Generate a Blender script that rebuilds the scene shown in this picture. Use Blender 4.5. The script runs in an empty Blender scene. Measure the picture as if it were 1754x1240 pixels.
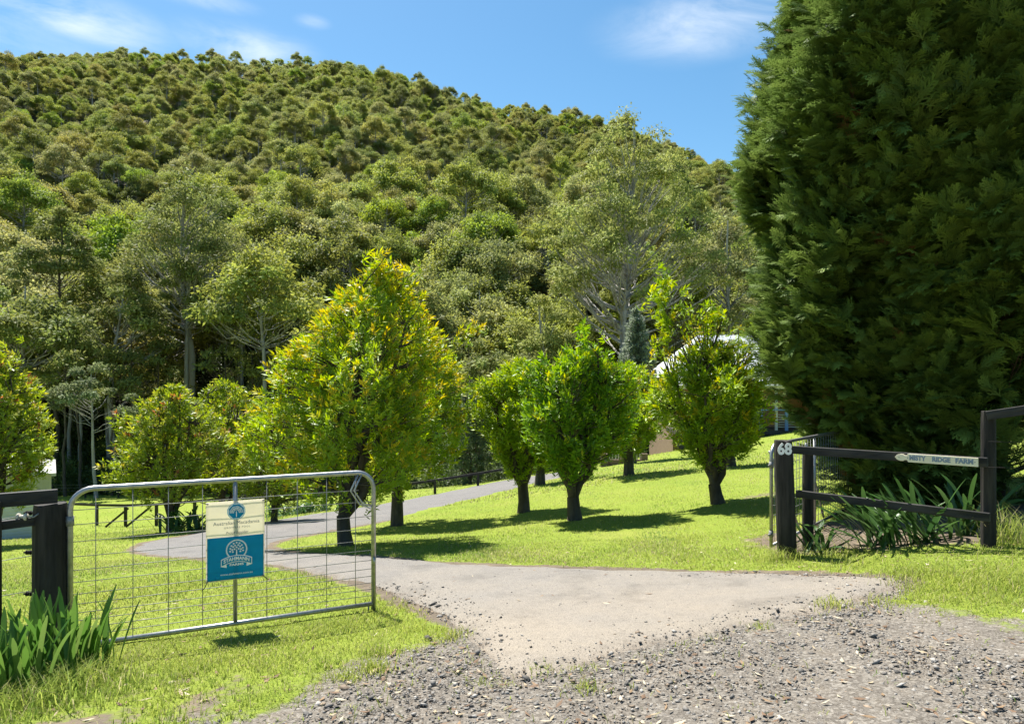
import bpy, math, random
import numpy as np
from mathutils import Vector, Matrix, geometry

random.seed(7)
RNG = np.random.default_rng(7)
sc = bpy.context.scene
COL = sc.collection

# ------------------------------------------------------------------ camera, sky, sun, exposure
F, CX, HY, EYE = 1170.0, 877.0, 650.0, 1.65      # focal length, centre column, horizon row (photo pixels), eye height
cam_d = bpy.data.cameras.new('camera')
cam_d.sensor_width = 36.0
cam_d.lens = 36.0 * F / 1754.0
cam_d.shift_y = (HY - 620.0) / 1754.0
cam_d.clip_start, cam_d.clip_end = 0.05, 6000
cam = bpy.data.objects.new('camera', cam_d)
COL.objects.link(cam)
cam.location = (0, 0, EYE)
cam.rotation_euler = (math.pi / 2, 0, 0)
sc.camera = cam

LIGHT = Vector((0.31, -0.47, -1.0)).normalized()   # the way the sunlight travels
sun_d = bpy.data.lights.new('sun', 'SUN')
sun_d.energy, sun_d.angle, sun_d.color = 5.0, math.radians(0.53), (1.0, 0.955, 0.88)
sun = bpy.data.objects.new('sun', sun_d)
COL.objects.link(sun)
sun.location = (-20, 40, 90)
sun.rotation_euler = LIGHT.to_track_quat('-Z', 'Y').to_euler()

world = bpy.data.worlds.new('World')
sc.world = world
world.use_nodes = True
nt = world.node_tree
nt.nodes.clear()
def N(t, kind, **kw):
    n = t.nodes.new(kind)
    for k, v in kw.items():
        if k.startswith('i_'):
            n.inputs[k[2:].replace('_', ' ')].default_value = v
        else:
            setattr(n, k, v)
    return n
sky = N(nt, 'ShaderNodeTexSky', sky_type='NISHITA', sun_disc=False)
sky.sun_elevation = math.asin(-LIGHT.z)
sky.sun_rotation = math.atan2(-LIGHT.x, -LIGHT.y)
sky.air_density, sky.dust_density, sky.ozone_density, sky.altitude = 1.0, 0.35, 2.2, 150
bg = N(nt, 'ShaderNodeBackground', i_Strength=0.073)
out = N(nt, 'ShaderNodeOutputWorld')
tc = N(nt, 'ShaderNodeTexCoord')
# thin high cloud: stretched noise, gathered into a few wisps
mp = N(nt, 'ShaderNodeMapping')
mp.inputs['Scale'].default_value = (1.6, 1.2, 5.0)
mp.inputs['Rotation'].default_value = (0, math.radians(14), 0)
nt.links.new(tc.outputs['Generated'], mp.inputs['Vector'])
nz = N(nt, 'ShaderNodeTexNoise', i_Scale=3.4, i_Detail=9.0, i_Roughness=0.62, i_Distortion=0.5)
nt.links.new(mp.outputs['Vector'], nz.inputs['Vector'])
nr = N(nt, 'ShaderNodeMapRange')
nr.inputs['From Min'].default_value, nr.inputs['From Max'].default_value = 0.36, 0.68
nt.links.new(nz.outputs['Fac'], nr.inputs['Value'])
total = None
for (px, py, sx, sy, w) in ((128, 30, 105, 30, .7), (418, 78, 90, 26, .55), (1205, 42, 140, 44, .55), (356, 2, 60, 12, .5),
                            (535, 38, 24, 9, .35), (2300, -120, 420, 110, .7), (-700, -160, 330, 90, .7), (900, -420, 420, 80, .7)):
    d = Vector(((px - CX) / F, 1, (HY - py) / F)).normalized()
    s1 = N(nt, 'ShaderNodeVectorMath', operation='SUBTRACT'); s1.inputs[1].default_value = d
    nt.links.new(tc.outputs['Generated'], s1.inputs[0])
    s2 = N(nt, 'ShaderNodeVectorMath', operation='MULTIPLY'); s2.inputs[1].default_value = (F / sx, F / sx * .5, F / sy)
    nt.links.new(s1.outputs[0], s2.inputs[0])
    s3 = N(nt, 'ShaderNodeVectorMath', operation='LENGTH'); nt.links.new(s2.outputs[0], s3.inputs[0])
    m = N(nt, 'ShaderNodeMapRange', interpolation_type='SMOOTHSTEP')
    m.inputs['From Min'].default_value, m.inputs['From Max'].default_value = 1.35, 0.1
    m.inputs['To Min'].default_value, m.inputs['To Max'].default_value = 0, w
    nt.links.new(s3.outputs['Value'], m.inputs['Value'])
    if total is None:
        total = m.outputs['Result']
    else:
        a = N(nt, 'ShaderNodeMath', operation='MAXIMUM'); nt.links.new(total, a.inputs[0]); nt.links.new(m.outputs['Result'], a.inputs[1])
        total = a.outputs[0]
mul = N(nt, 'ShaderNodeMath', operation='MULTIPLY'); nt.links.new(total, mul.inputs[0]); nt.links.new(nr.outputs['Result'], mul.inputs[1])
hs = N(nt, 'ShaderNodeHueSaturation', i_Hue=0.487, i_Saturation=1.2, i_Value=1.0)
nt.links.new(sky.outputs['Color'], hs.inputs['Color'])
mx = N(nt, 'ShaderNodeMix', data_type='RGBA')
mx.inputs[7].default_value = (7.6, 7.9, 8.2, 1)
nt.links.new(mul.outputs[0], mx.inputs['Factor'])
nt.links.new(hs.outputs['Color'], mx.inputs[6])
nt.links.new(mx.outputs[2], bg.inputs['Color'])
nt.links.new(bg.outputs[0], out.inputs['Surface'])

vs = sc.view_settings
vs.view_transform, vs.look, vs.exposure, vs.gamma = 'Standard', 'None', 1.2, 1.0
vs.use_curve_mapping = False
sc.render.engine = 'CYCLES'
sc.cycles.max_bounces = 8
sc.cycles.diffuse_bounces = 4
sc.cycles.transmission_bounces = 6
sc.cycles.use_denoising = True

# ------------------------------------------------------------------ helpers
def at(px, py, y):
    """The point at depth y that the photo shows at this pixel."""
    return Vector(((px - CX) / F * y, y, EYE - (py - HY) / F * y))

def tag(o, label=None, cat=None, group=None, kind=None):
    if label: o['label'] = label
    if cat: o['category'] = cat
    if group: o['group'] = group
    if kind: o['kind'] = kind
    return o

def link(name, data, parent=None):
    o = bpy.data.objects.new(name, data)
    COL.objects.link(o)
    if parent: o.parent = parent
    return o

def empty(name, loc=(0, 0, 0), rz=0.0, label=None, cat=None, group=None):
    o = link(name, None)
    o.empty_display_size = 0.2
    o.location = loc
    o.rotation_euler = (0, 0, rz)
    return tag(o, label, cat, group)

def mesh(name, V, T, cols=None, mat=None, smooth=False):
    """Fast mesh from an (n,3) vertex array and an (m,3) triangle array."""
    V = np.asarray(V, dtype=np.float32); T = np.asarray(T, dtype=np.int32)
    me = bpy.data.meshes.new(name)
    me.vertices.add(len(V)); me.vertices.foreach_set('co', V.ravel())
    me.loops.add(T.size); me.loops.foreach_set('vertex_index', T.ravel())
    me.polygons.add(len(T)); me.polygons.foreach_set('loop_start', np.arange(len(T), dtype=np.int32) * 3)
    if smooth: me.polygons.foreach_set('use_smooth', np.ones(len(T), dtype=bool))
    me.update(calc_edges=True)
    if cols is not None:
        c = np.ones((len(V), 4), dtype=np.float32); c[:, :3] = cols
        at_ = me.attributes.new('col', 'FLOAT_COLOR', 'POINT'); at_.data.foreach_set('color', c.ravel())
    if mat: me.materials.append(mat)
    return me

class MB:
    """Collects boxes, tubes and polygons; build() links them as one mesh object."""
    def __init__(s): s.v, s.f = [], []
    def add(s, v, f):
        o = len(s.v); s.v += [tuple(p) for p in v]; s.f += [tuple(i + o for i in q) for q in f]; return s
    def box(s, x0, x1, y0, y1, z0, z1, M=None):
        v = [Vector(p) for p in ((x0, y0, z0), (x1, y0, z0), (x1, y1, z0), (x0, y1, z0), (x0, y0, z1), (x1, y0, z1), (x1, y1, z1), (x0, y1, z1))]
        if M is not None: v = [M @ p for p in v]
        return s.add(v, ((3, 2, 1, 0), (4, 5, 6, 7), (0, 1, 5, 4), (1, 2, 6, 5), (2, 3, 7, 6), (3, 0, 4, 7)))
    def beam(s, a, b, w, h):
        """Square bar from a to b: w across (level), h high."""
        a, b = Vector(a), Vector(b); d = (b - a); L = d.length; d.normalize()
        side = d.cross(Vector((0, 0, 1)))
        side = side.normalized() if side.length > 1e-4 else Vector((1, 0, 0))
        up = side.cross(d)
        M = Matrix(((d.x, side.x, up.x, a.x), (d.y, side.y, up.y, a.y), (d.z, side.z, up.z, a.z), (0, 0, 0, 1)))
        return s.box(0, L, -w / 2, w / 2, -h / 2, h / 2, M)
    def tube(s, pts, r, n=8, cap=True, closed=False):
        pts = [Vector(p) for p in pts]
        rs = r if isinstance(r, (list, tuple)) else [r] * len(pts)
        o = len(s.v); k = len(pts); ref = None
        for i, p in enumerate(pts):
            if closed: d = pts[(i + 1) % k] - pts[i - 1]
            else: d = pts[min(i + 1, k - 1)] - pts[max(i - 1, 0)]
            d.normalize()
            if ref is None:
                ref = d.orthogonal().normalized()
            ref = (ref - d * ref.dot(d)).normalized()
            b = d.cross(ref)
            for j in range(n):
                a = 2 * math.pi * j / n
                s.v.append(tuple(p + (ref * math.cos(a) + b * math.sin(a)) * rs[i]))
        for i in range(k if closed else k - 1):
            i2 = (i + 1) % k
            for j in range(n):
                s.f.append((o + i * n + j, o + i * n + (j + 1) % n, o + i2 * n + (j + 1) % n, o + i2 * n + j))
        if cap and not closed:
            s.f.append(tuple(o + j for j in reversed(range(n))))
            s.f.append(tuple(o + (k - 1) * n + j for j in range(n)))
        return s
    def poly(s, pts): return s.add(pts, (tuple(range(len(pts))),))
    def data(s, name, mat, smooth=False):
        me = bpy.data.meshes.new(name); me.from_pydata(s.v, [], s.f)
        if smooth: me.polygons.foreach_set('use_smooth', [True] * len(me.polygons))
        me.materials.append(mat); me.update(); return me
    def build(s, name, mat, parent=None, smooth=False, bevel=0.0):
        o = link(name, s.data(name, mat, smooth), parent)
        if bevel:
            b = o.modifiers.new('edges', 'BEVEL'); b.width = bevel; b.segments = 2; b.limit_method = 'ANGLE'
        return o

# ------------------------------------------------------------------ materials
def material(name, c1, c2=None, scale=3.0, rough=0.8, bump=0.0, bscale=None, metal=0.0, attr=False, transl=0.0, spec=0.35, ramp=None,
             stretch=None, c3=None, lo=0.35, hi=0.65, detail=6.0, tint=0.0):
    m = bpy.data.materials.new(name); m.use_nodes = True
    t = m.node_tree; t.nodes.clear()
    o = N(t, 'ShaderNodeOutputMaterial'); p = N(t, 'ShaderNodeBsdfPrincipled')
    p.inputs['Roughness'].default_value = rough; p.inputs['Metallic'].default_value = metal
    p.inputs['Specular IOR Level'].default_value = spec
    tc = N(t, 'ShaderNodeTexCoord'); vec = tc.outputs['Object']
    if stretch:
        mp = N(t, 'ShaderNodeMapping'); mp.inputs['Scale'].default_value = stretch; t.links.new(vec, mp.inputs['Vector']); vec = mp.outputs['Vector']
    col = None
    if c2 is not None:
        nz = N(t, 'ShaderNodeTexNoise', i_Scale=scale, i_Detail=detail, i_Roughness=0.6); t.links.new(vec, nz.inputs['Vector'])
        cr = N(t, 'ShaderNodeValToRGB'); e = cr.color_ramp.elements
        e[0].position, e[0].color = lo, (*c1, 1); e[1].position, e[1].color = hi, (*c2, 1)
        if c3 is not None:
            q = e.new((lo + hi) / 2); q.color = (*c3, 1)
        t.links.new(nz.outputs['Fac'], cr.inputs['Fac']); col = cr.outputs['Color']
    if ramp:
        oi = N(t, 'ShaderNodeObjectInfo'); cr = N(t, 'ShaderNodeValToRGB'); e = cr.color_ramp.elements
        e[0].position, e[0].color = 0, (*ramp[0], 1); e[1].position, e[1].color = 1, (*ramp[-1], 1)
        for i in range(1, len(ramp) - 1):
            q = e.new(i / (len(ramp) - 1)); q.color = (*ramp[i], 1)
        t.links.new(oi.outputs['Random'], cr.inputs['Fac']); col = cr.outputs['Color']
    if attr:
        a = N(t, 'ShaderNodeAttribute', attribute_name='col')
        if col is None: col = a.outputs['Color']
        else:
            mm = N(t, 'ShaderNodeMix', data_type='RGBA', blend_type='MULTIPLY'); mm.inputs['Factor'].default_value = 1
            t.links.new(col, mm.inputs[6]); t.links.new(a.outputs['Color'], mm.inputs[7]); col = mm.outputs[2]
    if col is None: p.inputs['Base Color'].default_value = (*c1, 1)
    else: t.links.new(col, p.inputs['Base Color'])
    if bump:
        nb = N(t, 'ShaderNodeTexNoise', i_Scale=bscale or scale * 3, i_Detail=5.0); t.links.new(vec, nb.inputs['Vector'])
        b = N(t, 'ShaderNodeBump', i_Strength=bump, i_Distance=0.02); t.links.new(nb.outputs['Fac'], b.inputs['Height'])
        t.links.new(b.outputs['Normal'], p.inputs['Normal'])
    s = p.outputs[0]
    if transl:
        tr = N(t, 'ShaderNodeBsdfTranslucent'); g = N(t, 'ShaderNodeGamma', i_Gamma=0.86)
        if col is None: g.inputs['Color'].default_value = (*c1, 1)
        else: t.links.new(col, g.inputs['Color'])
        if tint:
            h = N(t, 'ShaderNodeHueSaturation', i_Hue=0.5 - tint, i_Saturation=1.15); t.links.new(g.outputs[0], h.inputs['Color']); t.links.new(h.outputs[0], tr.inputs['Color'])
        else: t.links.new(g.outputs[0], tr.inputs['Color'])
        x = N(t, 'ShaderNodeMixShader'); x.inputs[0].default_value = transl
        t.links.new(p.outputs[0], x.inputs[1]); t.links.new(tr.outputs[0], x.inputs[2]); s = x.outputs[0]
    t.links.new(s, o.inputs['Surface'])
    return m

MAT = {}
MAT['black_wood'] = material('black_stained_wood', (.006, .005, .004), (.042, .036, .030), 14, .8, .6, 30, stretch=(1, 1, .12))
MAT['black_rail'] = material('black_stained_rail', (.007, .007, .006), (.040, .037, .034), 14, .7, .5, 30, stretch=(.2, 1, 1))
MAT['galv'] = material('galvanised_steel', (.30, .30, .29), (.44, .44, .43), 22, .42, .06, 60, metal=.8)
MAT['galv_dull'] = material('weathered_galvanised_wire', (.20, .20, .19), (.30, .30, .29), 40, .6, metal=.5)
MAT['cream'] = material('cream_banner_cloth', (.84, .79, .64), (.88, .83, .69), 3, .7, .12, 14, transl=.58)
MAT['blue'] = material('teal_blue_print', (.0, .34, .58), (.004, .38, .63), 4, .62, .08, 14, transl=.55)
MAT['grey_ink'] = material('grey_print', (.12, .18, .22), rough=.7)
MAT['cream_ink'] = material('cream_print', (.92, .90, .82), rough=.7)
MAT['board'] = material('cream_painted_board', (.72, .64, .46), (.80, .72, .54), 8, .6, .2, 40)
MAT['letter_blue'] = material('grey_blue_paint', (.20, .25, .33), rough=.6)
MAT['white_num'] = material('white_number_paint', (.80, .79, .76), rough=.55)
MAT['rope'] = material('dark_cord', (.02, .018, .016), rough=.9)
MAT['porcelain'] = material('cream_insulator_glaze', (.50, .46, .38), (.62, .58, .50), 20, .3)
MAT['strap'] = material('strap_leaf', (.5, .5, .5), rough=.42, bump=.15, bscale=60, transl=.4, spec=.4, ramp=((.055, .150, .014), (.090, .210, .022), (.045, .120, .016), (.125, .240, .030), (.070, .170, .018), (.150, .225, .045)))
MAT['strap_dark'] = material('dark_strap_leaf', (.5, .5, .5), rough=.4, bump=.15, bscale=60, transl=.3, spec=.45, ramp=((.035, .095, .018), (.060, .135, .026), (.028, .080, .018), (.075, .150, .034), (.045, .110, .022)))
MAT['dry'] = material('dry_leaf', (.16, .13, .05), (.24, .19, .09), 5, .8)
MAT['bark'] = material('grey_brown_bark', (.050, .040, .030), (.115, .095, .074), 7, .9, .9, 26, stretch=(1, 1, .35))
MAT['bark_pale'] = material('pale_gum_bark', (.30, .275, .245), (.17, .145, .12), 1.6, .85, .4, 8, c3=(.36, .345, .32), stretch=(1, 1, .25))
MAT['bark_red'] = material('red_brown_bark', (.062, .034, .020), (.12, .068, .04), 9, .9, .8, 30, stretch=(1, 1, .2))
MAT['leaf'] = material('broad_leaf', (1, 1, 1), attr=True, rough=.46, transl=.45, spec=.4, tint=.012)
MAT['cypress'] = material('cypress_spray', (1, 1, 1), attr=True, rough=.6, transl=.3, spec=.25, ramp=((.85, .88, .9), (1.1, 1.05, .95), (.95, .95, 1.0), (1.15, 1.1, 1.0)))
MAT['gum'] = material('gum_leaf', (1, 1, 1), attr=True, rough=.62, transl=.46, spec=.2, tint=.008,
                      ramp=((.280, .325, .072), (.340, .355, .096), (.255, .320, .062), (.350, .355, .132), (.160, .205, .048), (.345, .325, .092), (.240, .350, .048), (.315, .335, .124), (.295, .370, .052)))
MAT['gumhero'] = material('gum_leaf_large_tree', (1, 1, 1), attr=True, rough=.62, transl=.4, spec=.2)
MAT['grass'] = material('grass_blade', (1, 1, 1), attr=True, rough=.55, transl=.5, spec=.2)
MAT['stone'] = material('blue_grey_stone', (1, 1, 1), attr=True, rough=.75, bump=.3, bscale=60)
MAT['litter'] = material('fallen_leaf', (1, 1, 1), attr=True, rough=.8)

# ------------------------------------------------------------------ terrain
CTRL = [(877, 1240, 3.25), (300, 1240, 3.30), (0, 1240, 3.42), (1400, 1240, 3.2), (1754, 1240, 3.15),
        (85, 1122, 5.0), (390, 1085, 5.5), (640, 1053, 5.97), (1348, 955, 7.4), (1700, 930, 6.3), (1560, 930, 6.95), (1754, 1020, 5.0),
        (1560, 990, 6.05), (1440, 1040, 5.25), (890, 1165, 3.87), (1200, 1090, 4.65), (640, 1010, 6.6), (650, 955, 7.9), (900, 970, 7.4),
        (1100, 975, 7.25), (1320, 951, 7.7), (1450, 880, 9.9), (1230, 862, 12.5), (985, 891, 12.4), (897, 877, 14.6), (1077, 813, 19.8),
        (1247, 800, 19.0), (1340, 745, 34), (680, 902, 14.4), (592, 936, 10.6), (225, 945, 11.3), (450, 900, 15.2), (640, 878, 18.8),
        (880, 827, 29.5), (100, 1000, 7.0), (100, 950, 11.2), (170, 893, 35), (150, 840, 58), (290, 912, 16.0), (60, 921, 27.5),
        (500, 845, 50), (760, 835, 42), (1040, 800, 30), (1500, 760, 26), (1700, 780, 15)]
PTS = [(p.x, p.y, p.z) for p in (at(*c) for c in CTRL)]
PTS += [(-40, 12, -1.6), (-14, 4, -.35), (-40, 40, -6), (-70, 60, -8.5), (0, -8, 0), (-30, -10, 0), (30, -10, .3), (25, 8, 1.2), (40, 30, 2.0),
        (22, 40, -.7), (40, 60, -4), (0, 64, -8.6), (-30, 66, -8.6), (20, 62, -6), (70, 60, -3)]
PTS = np.array(PTS)
def _tps(r2): return 0.5 * r2 * np.log(r2 + 1e-9)
_n = len(PTS)
_A = np.zeros((_n + 3, _n + 3))
_d2 = ((PTS[:, None, :2] - PTS[None, :, :2]) ** 2).sum(-1)
_A[:_n, :_n] = _tps(_d2) + np.eye(_n) * 3.0
_A[:_n, _n:] = np.c_[np.ones(_n), PTS[:, :2]]; _A[_n:, :_n] = _A[:_n, _n:].T
_W = np.linalg.solve(_A, np.r_[PTS[:, 2], 0, 0, 0])
RIDGE_X = np.array([-900, -300, 0, 200, 430, 600, 700, 850, 930, 1050, 1150, 1254, 1400, 1754, 2300, 3000.])
RIDGE_Y = np.array([150, 92, 86, 86, 92, 110, 126, 164, 184, 208, 244, 284, 350, 470, 560, 600.])
RID = 420.0
def _ss(a, b, v):
    t = np.clip((v - a) / (b - a), 0, 1); return t * t * (3 - 2 * t)
def hill_h(X, Y):
    xr = X / np.maximum(Y, 40)
    top = (HY - np.interp(CX + F * xr, RIDGE_X, RIDGE_Y)) / F * RID + EYE - 13.0
    s = np.clip((Y - 64) / (RID - 64), 0, None)
    up = np.where(s < 1, s ** 1.06, 1 - (s - 1) * .35)
    gully = 4.5 * np.sin(X * .045 + Y * .012 + 1.0) + 3.0 * np.sin(X * .021 - Y * .05) + 2.2 * np.sin(X * .11 + 2.0 + Y * .03)
    return -8.5 + (top + 8.5) * up + gully * _ss(70, 130, Y) * (1 - .8 * _ss(RID - 120, RID, Y))
def H(X, Y):
    X = np.atleast_1d(np.asarray(X, float)); Y = np.atleast_1d(np.asarray(Y, float))
    res = np.empty(len(X))
    for i in range(0, len(X), 40000):
        x, y = X[i:i + 40000], Y[i:i + 40000]
        xc, yc = np.clip(x, -90, 90), np.clip(y, -12, 80)
        d2 = (xc[:, None] - PTS[None, :, 0]) ** 2 + (yc[:, None] - PTS[None, :, 1]) ** 2
        r = _tps(d2) @ _W[:_n] + _W[_n] + _W[_n + 1] * xc + _W[_n + 2] * yc
        t = _ss(48, 72, y)
        r = r * (1 - t) + hill_h(x, y) * t
        res[i:i + 40000] = r
    return res
def h1(x, y): return float(H(x, y)[0])
def hit(px, py):
    """Where the ray through this pixel meets the ground."""
    ys = np.linspace(2.2, 70, 2400); g = H((px - CX) / F * ys, ys); z = EYE - (py - HY) / F * ys
    k = np.argmax(z < g); y = ys[k]
    return ((px - CX) / F * y, y)

# driveway outline: sealed apron, lane to the left, bend back to the right and away
E_NEAR = [(900, 1167), (866, 1160), (832, 1138), (792, 1094), (742, 1056), (692, 1031), (640, 1010), (560, 990), (480, 973), (400, 963), (300, 957), (238, 950),
          (213, 940), (252, 927), (340, 913), (450, 892), (560, 878), (640, 866), (760, 843), (884, 819)]
E_FAR = [(960, 1153), (1090, 1122), (1200, 1096), (1320, 1070), (1440, 1043), (1540, 1010), (1590, 988), (1450, 984), (1300, 979), (1100, 975), (900, 970), (760, 963),
         (650, 954), (560, 948), (500, 945), (462, 936), (490, 924), (560, 911), (640, 897), (700, 884), (780, 862), (884, 838)]
n1 = [hit(*p) for p in E_NEAR]; n2 = [hit(*p) for p in E_FAR]
def extend(a, b, k): return (b[0] + (b[0] - a[0]) * k, b[1] + (b[1] - a[1]) * k)
endm = ((n1[-1][0] + n2[-1][0]) / 2, (n1[-1][1] + n2[-1][1]) / 2)
DRIVE = n1 + [(endm[0] + 1.2, endm[1] + 5.5), (endm[0] + 4, endm[1] + 3.5)] + n2[::-1]
def smooth_poly(P, k=2):
    P = np.array(P)
    for _ in range(k):
        Q = np.roll(P, -1, 0); P = np.stack([.75 * P + .25 * Q, .25 * P + .75 * Q], 1).reshape(-1, 2)
    return P
DRIVE_S = smooth_poly(DRIVE, 1)
GRAVEL = [hit(*p) for p in ((440, 1239), (530, 1200), (590, 1165), (650, 1135), (710, 1112), (775, 1088), (850, 1100), (890, 1130))] + \
         [hit(*p) for p in ((960, 1125), (1200, 1066), (1440, 1015), (1545, 1018), (1660, 1052), (1754, 1078), (1900, 1110))] + \
         [(9, 3.2), (14, 2), (14, -9), (-14, -9), (-14, 1.2), (-4, 2.0)]
def poly_sd(X, Y, P):
    """Signed distance to polygon P: negative inside."""
    P = np.asarray(P); Q = np.roll(P, -1, 0); res = np.empty(len(X))
    for i in range(0, len(X), 60000):
        x = X[i:i + 60000, None]; y = Y[i:i + 60000, None]
        dx, dy = (Q - P)[:, 0], (Q - P)[:, 1]
        t = np.clip(((x - P[:, 0]) * dx + (y - P[:, 1]) * dy) / (dx * dx + dy * dy + 1e-12), 0, 1)
        d = np.sqrt(((x - P[:, 0] - t * dx) ** 2 + (y - P[:, 1] - t * dy) ** 2).min(1))
        c = ((P[:, 1] > y) != (Q[:, 1] > y)) & (x < dx * (y - P[:, 1]) / (dy + 1e-12 * (dy == 0)) + P[:, 0])
        res[i:i + 60000] = np.where(c.sum(1) % 2 == 1, -d, d)
    return res
def fbm(X, Y, s, seed=0):
    r = np.zeros(len(X)); g = np.random.default_rng(seed); a = 1.0
    for k in range(5):
        for _ in range(3):
            th, ph = g.uniform(0, 6.28, 2); q = s * (1.9 ** k) * g.uniform(.8, 1.25)
            r += a / 3 * np.sin((X * math.cos(th) + Y * math.sin(th)) * q + ph + 1.3 * np.sin(X * q * .6 + ph))
        a *= .6
    return r
def bare(X, Y):
    """0 = lawn, 1 = bare soil or gravel (a property of the ground, with its own ragged outline)."""
    g = poly_sd(X, Y, GRAVEL)
    g = 1 - _ss(-.30, .34, g + .16 * fbm(X, Y, 2.2, 3))
    c = np.sqrt(((X - 5.0) / 2.2) ** 2 + ((Y - 8.0) / 1.45) ** 2)
    soil = 1 - _ss(.75, 1.15, c + .12 * fbm(X, Y, 1.7, 5))
    worn = .55 * _ss(.75, 1.35, fbm(X, Y, .8, 9)) * (Y < 14)
    worn = np.maximum(worn, .75 * _ss(5.0, 3.6, Y + .35 * fbm(X, Y, .9, 27)) * _ss(-.5, .7, fbm(X, Y, 2.6, 29)))
    kerb = (1 - _ss(.0, .16, poly_sd(X, Y, DRIVE_S) + .06 * fbm(X, Y, 4.0, 31))) * (Y < 16) * .8
    return np.clip(np.maximum(np.maximum(np.maximum(g, soil), worn), kerb), 0, 1)

def axis(*segs):
    v = []
    for a, b, d in segs: v += list(np.arange(a, b, d))
    return np.array(v + [segs[-1][1]])
gx = axis((-420, -90, 30), (-90, -24, 3), (-24, -9, .6), (-9, 9, .11), (9, 24, .6), (24, 90, 3), (90, 420, 30))
gy = axis((-60, -6, 3), (-6, 2, .4), (2, 11, .1), (11, 20, .25), (20, 40, .6), (40, 74, 1.5))
GX, GY = np.meshgrid(gx, gy); X, Y = GX.ravel(), GY.ravel()
Z = H(X, Y)
m_ = (Y > 1.5) & (Y < 14)
Z[m_] += .010 * fbm(X[m_], Y[m_], 3.0, 1)
def grid_tris(nx, ny):
    i = np.arange(nx * ny).reshape(ny, nx)
    a, b, c, d = i[:-1, :-1].ravel(), i[:-1, 1:].ravel(), i[1:, 1:].ravel(), i[1:, :-1].ravel()
    return np.concatenate([np.stack([a, b, c], 1), np.stack([a, c, d], 1)])
def ground_material():
    m = bpy.data.materials.new('lawn_soil_and_road_metal'); m.use_nodes = True; t = m.node_tree; t.nodes.clear()
    o = N(t, 'ShaderNodeOutputMaterial'); p = N(t, 'ShaderNodeBsdfPrincipled', i_Roughness=.95); p.inputs['Specular IOR Level'].default_value = .1
    tc = N(t, 'ShaderNodeTexCoord')
    def noise(s, d=6):
        n = N(t, 'ShaderNodeTexNoise', i_Scale=s, i_Detail=d, i_Roughness=.65); t.links.new(tc.outputs['Object'], n.inputs['Vector']); return n.outputs['Fac']
    def ramp(f, *st):
        c = N(t, 'ShaderNodeValToRGB'); e = c.color_ramp.elements
        e[0].position, e[0].color = st[0][0], (*st[0][1], 1); e[1].position, e[1].color = st[-1][0], (*st[-1][1], 1)
        for a, b in st[1:-1]: e.new(a).color = (*b, 1)
        t.links.new(f, c.inputs['Fac']); return c.outputs['Color']
    def mix(f, a, b):
        x = N(t, 'ShaderNodeMix', data_type='RGBA'); t.links.new(f, x.inputs['Factor']); t.links.new(a, x.inputs[6]); t.links.new(b, x.inputs[7]); return x.outputs[2]
    lawn = ramp(noise(.55), (.3, (.150, .215, .026)), (.5, (.205, .265, .034)), (.68, (.265, .280, .060)))
    fine = ramp(noise(38, 4), (.35, (.10, .15, .02)), (.62, (.26, .31, .055)))
    k = N(t, 'ShaderNodeValue'); k.outputs[0].default_value = .5
    lawn = mix(k.outputs[0], lawn, fine)
    dirt = ramp(noise(4.5), (.32, (.135, .112, .088)), (.5, (.19, .160, .125)), (.68, (.28, .222, .155)))
    grit = ramp(noise(95, 3), (.38, (.045, .043, .040)), (.62, (.30, .275, .24)))
    vo = N(t, 'ShaderNodeTexVoronoi', i_Scale=62.0); t.links.new(tc.outputs['Object'], vo.inputs['Vector'])
    sx = N(t, 'ShaderNodeSeparateColor'); t.links.new(vo.outputs['Color'], sx.inputs[0])
    peb = ramp(sx.outputs[0], (0, (.060, .052, .044)), (.45, (.160, .143, .120)), (.8, (.26, .238, .205)), (1, (.40, .37, .32)))
    k2 = N(t, 'ShaderNodeValue'); k2.outputs[0].default_value = .45
    stony = N(t, 'ShaderNodeAttribute', attribute_name='stony')
    loam = ramp(noise(7), (.32, (.070, .052, .036)), (.5, (.125, .095, .066)), (.68, (.20, .155, .105)))
    dirt = mix(stony.outputs['Fac'], mix(k.outputs[0], loam, dirt), mix(k2.outputs[0], mix(k.outputs[0], dirt, grit), peb))
    a = N(t, 'ShaderNodeAttribute', attribute_name='bare')
    ad = N(t, 'ShaderNodeMath', operation='MULTIPLY_ADD'); ad.inputs[1].default_value = 1.1; ad.inputs[2].default_value = -.55
    t.links.new(noise(9), ad.inputs[0])
    s = N(t, 'ShaderNodeMath', operation='ADD'); t.links.new(a.outputs['Fac'], s.inputs[0]); t.links.new(ad.outputs[0], s.inputs[1])
    r = N(t, 'ShaderNodeMapRange', interpolation_type='SMOOTHSTEP'); r.inputs['From Min'].default_value = .30; r.inputs['From Max'].default_value = .62
    t.links.new(s.outputs[0], r.inputs['Value'])
    t.links.new(mix(r.outputs['Result'], lawn, dirt), p.inputs['Base Color'])
    b = N(t, 'ShaderNodeBump', i_Strength=.7, i_Distance=.03); t.links.new(noise(45), b.inputs['Height']); t.links.new(b.outputs[0], p.inputs['Normal'])
    t.links.new(p.outputs[0], o.inputs[0])
    return m
gm = mesh('ground', np.c_[X, Y, Z], grid_tris(len(gx), len(gy)), mat=ground_material(), smooth=True)
ba = gm.attributes.new('bare', 'FLOAT', 'POINT')
bv = np.zeros(len(X)); nr_ = (np.abs(X) < 30) & (Y < 40); bv[nr_] = bare(X[nr_], Y[nr_]); ba.data.foreach_set('value', bv.astype(np.float32))
sv = np.zeros(len(X)); sv[nr_] = 1 - _ss(0, .6, poly_sd(X[nr_], Y[nr_], GRAVEL)); sa_ = gm.attributes.new('stony', 'FLOAT', 'POINT'); sa_.data.foreach_set('value', sv.astype(np.float32))
tag(link('ground', gm), kind='structure')

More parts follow.
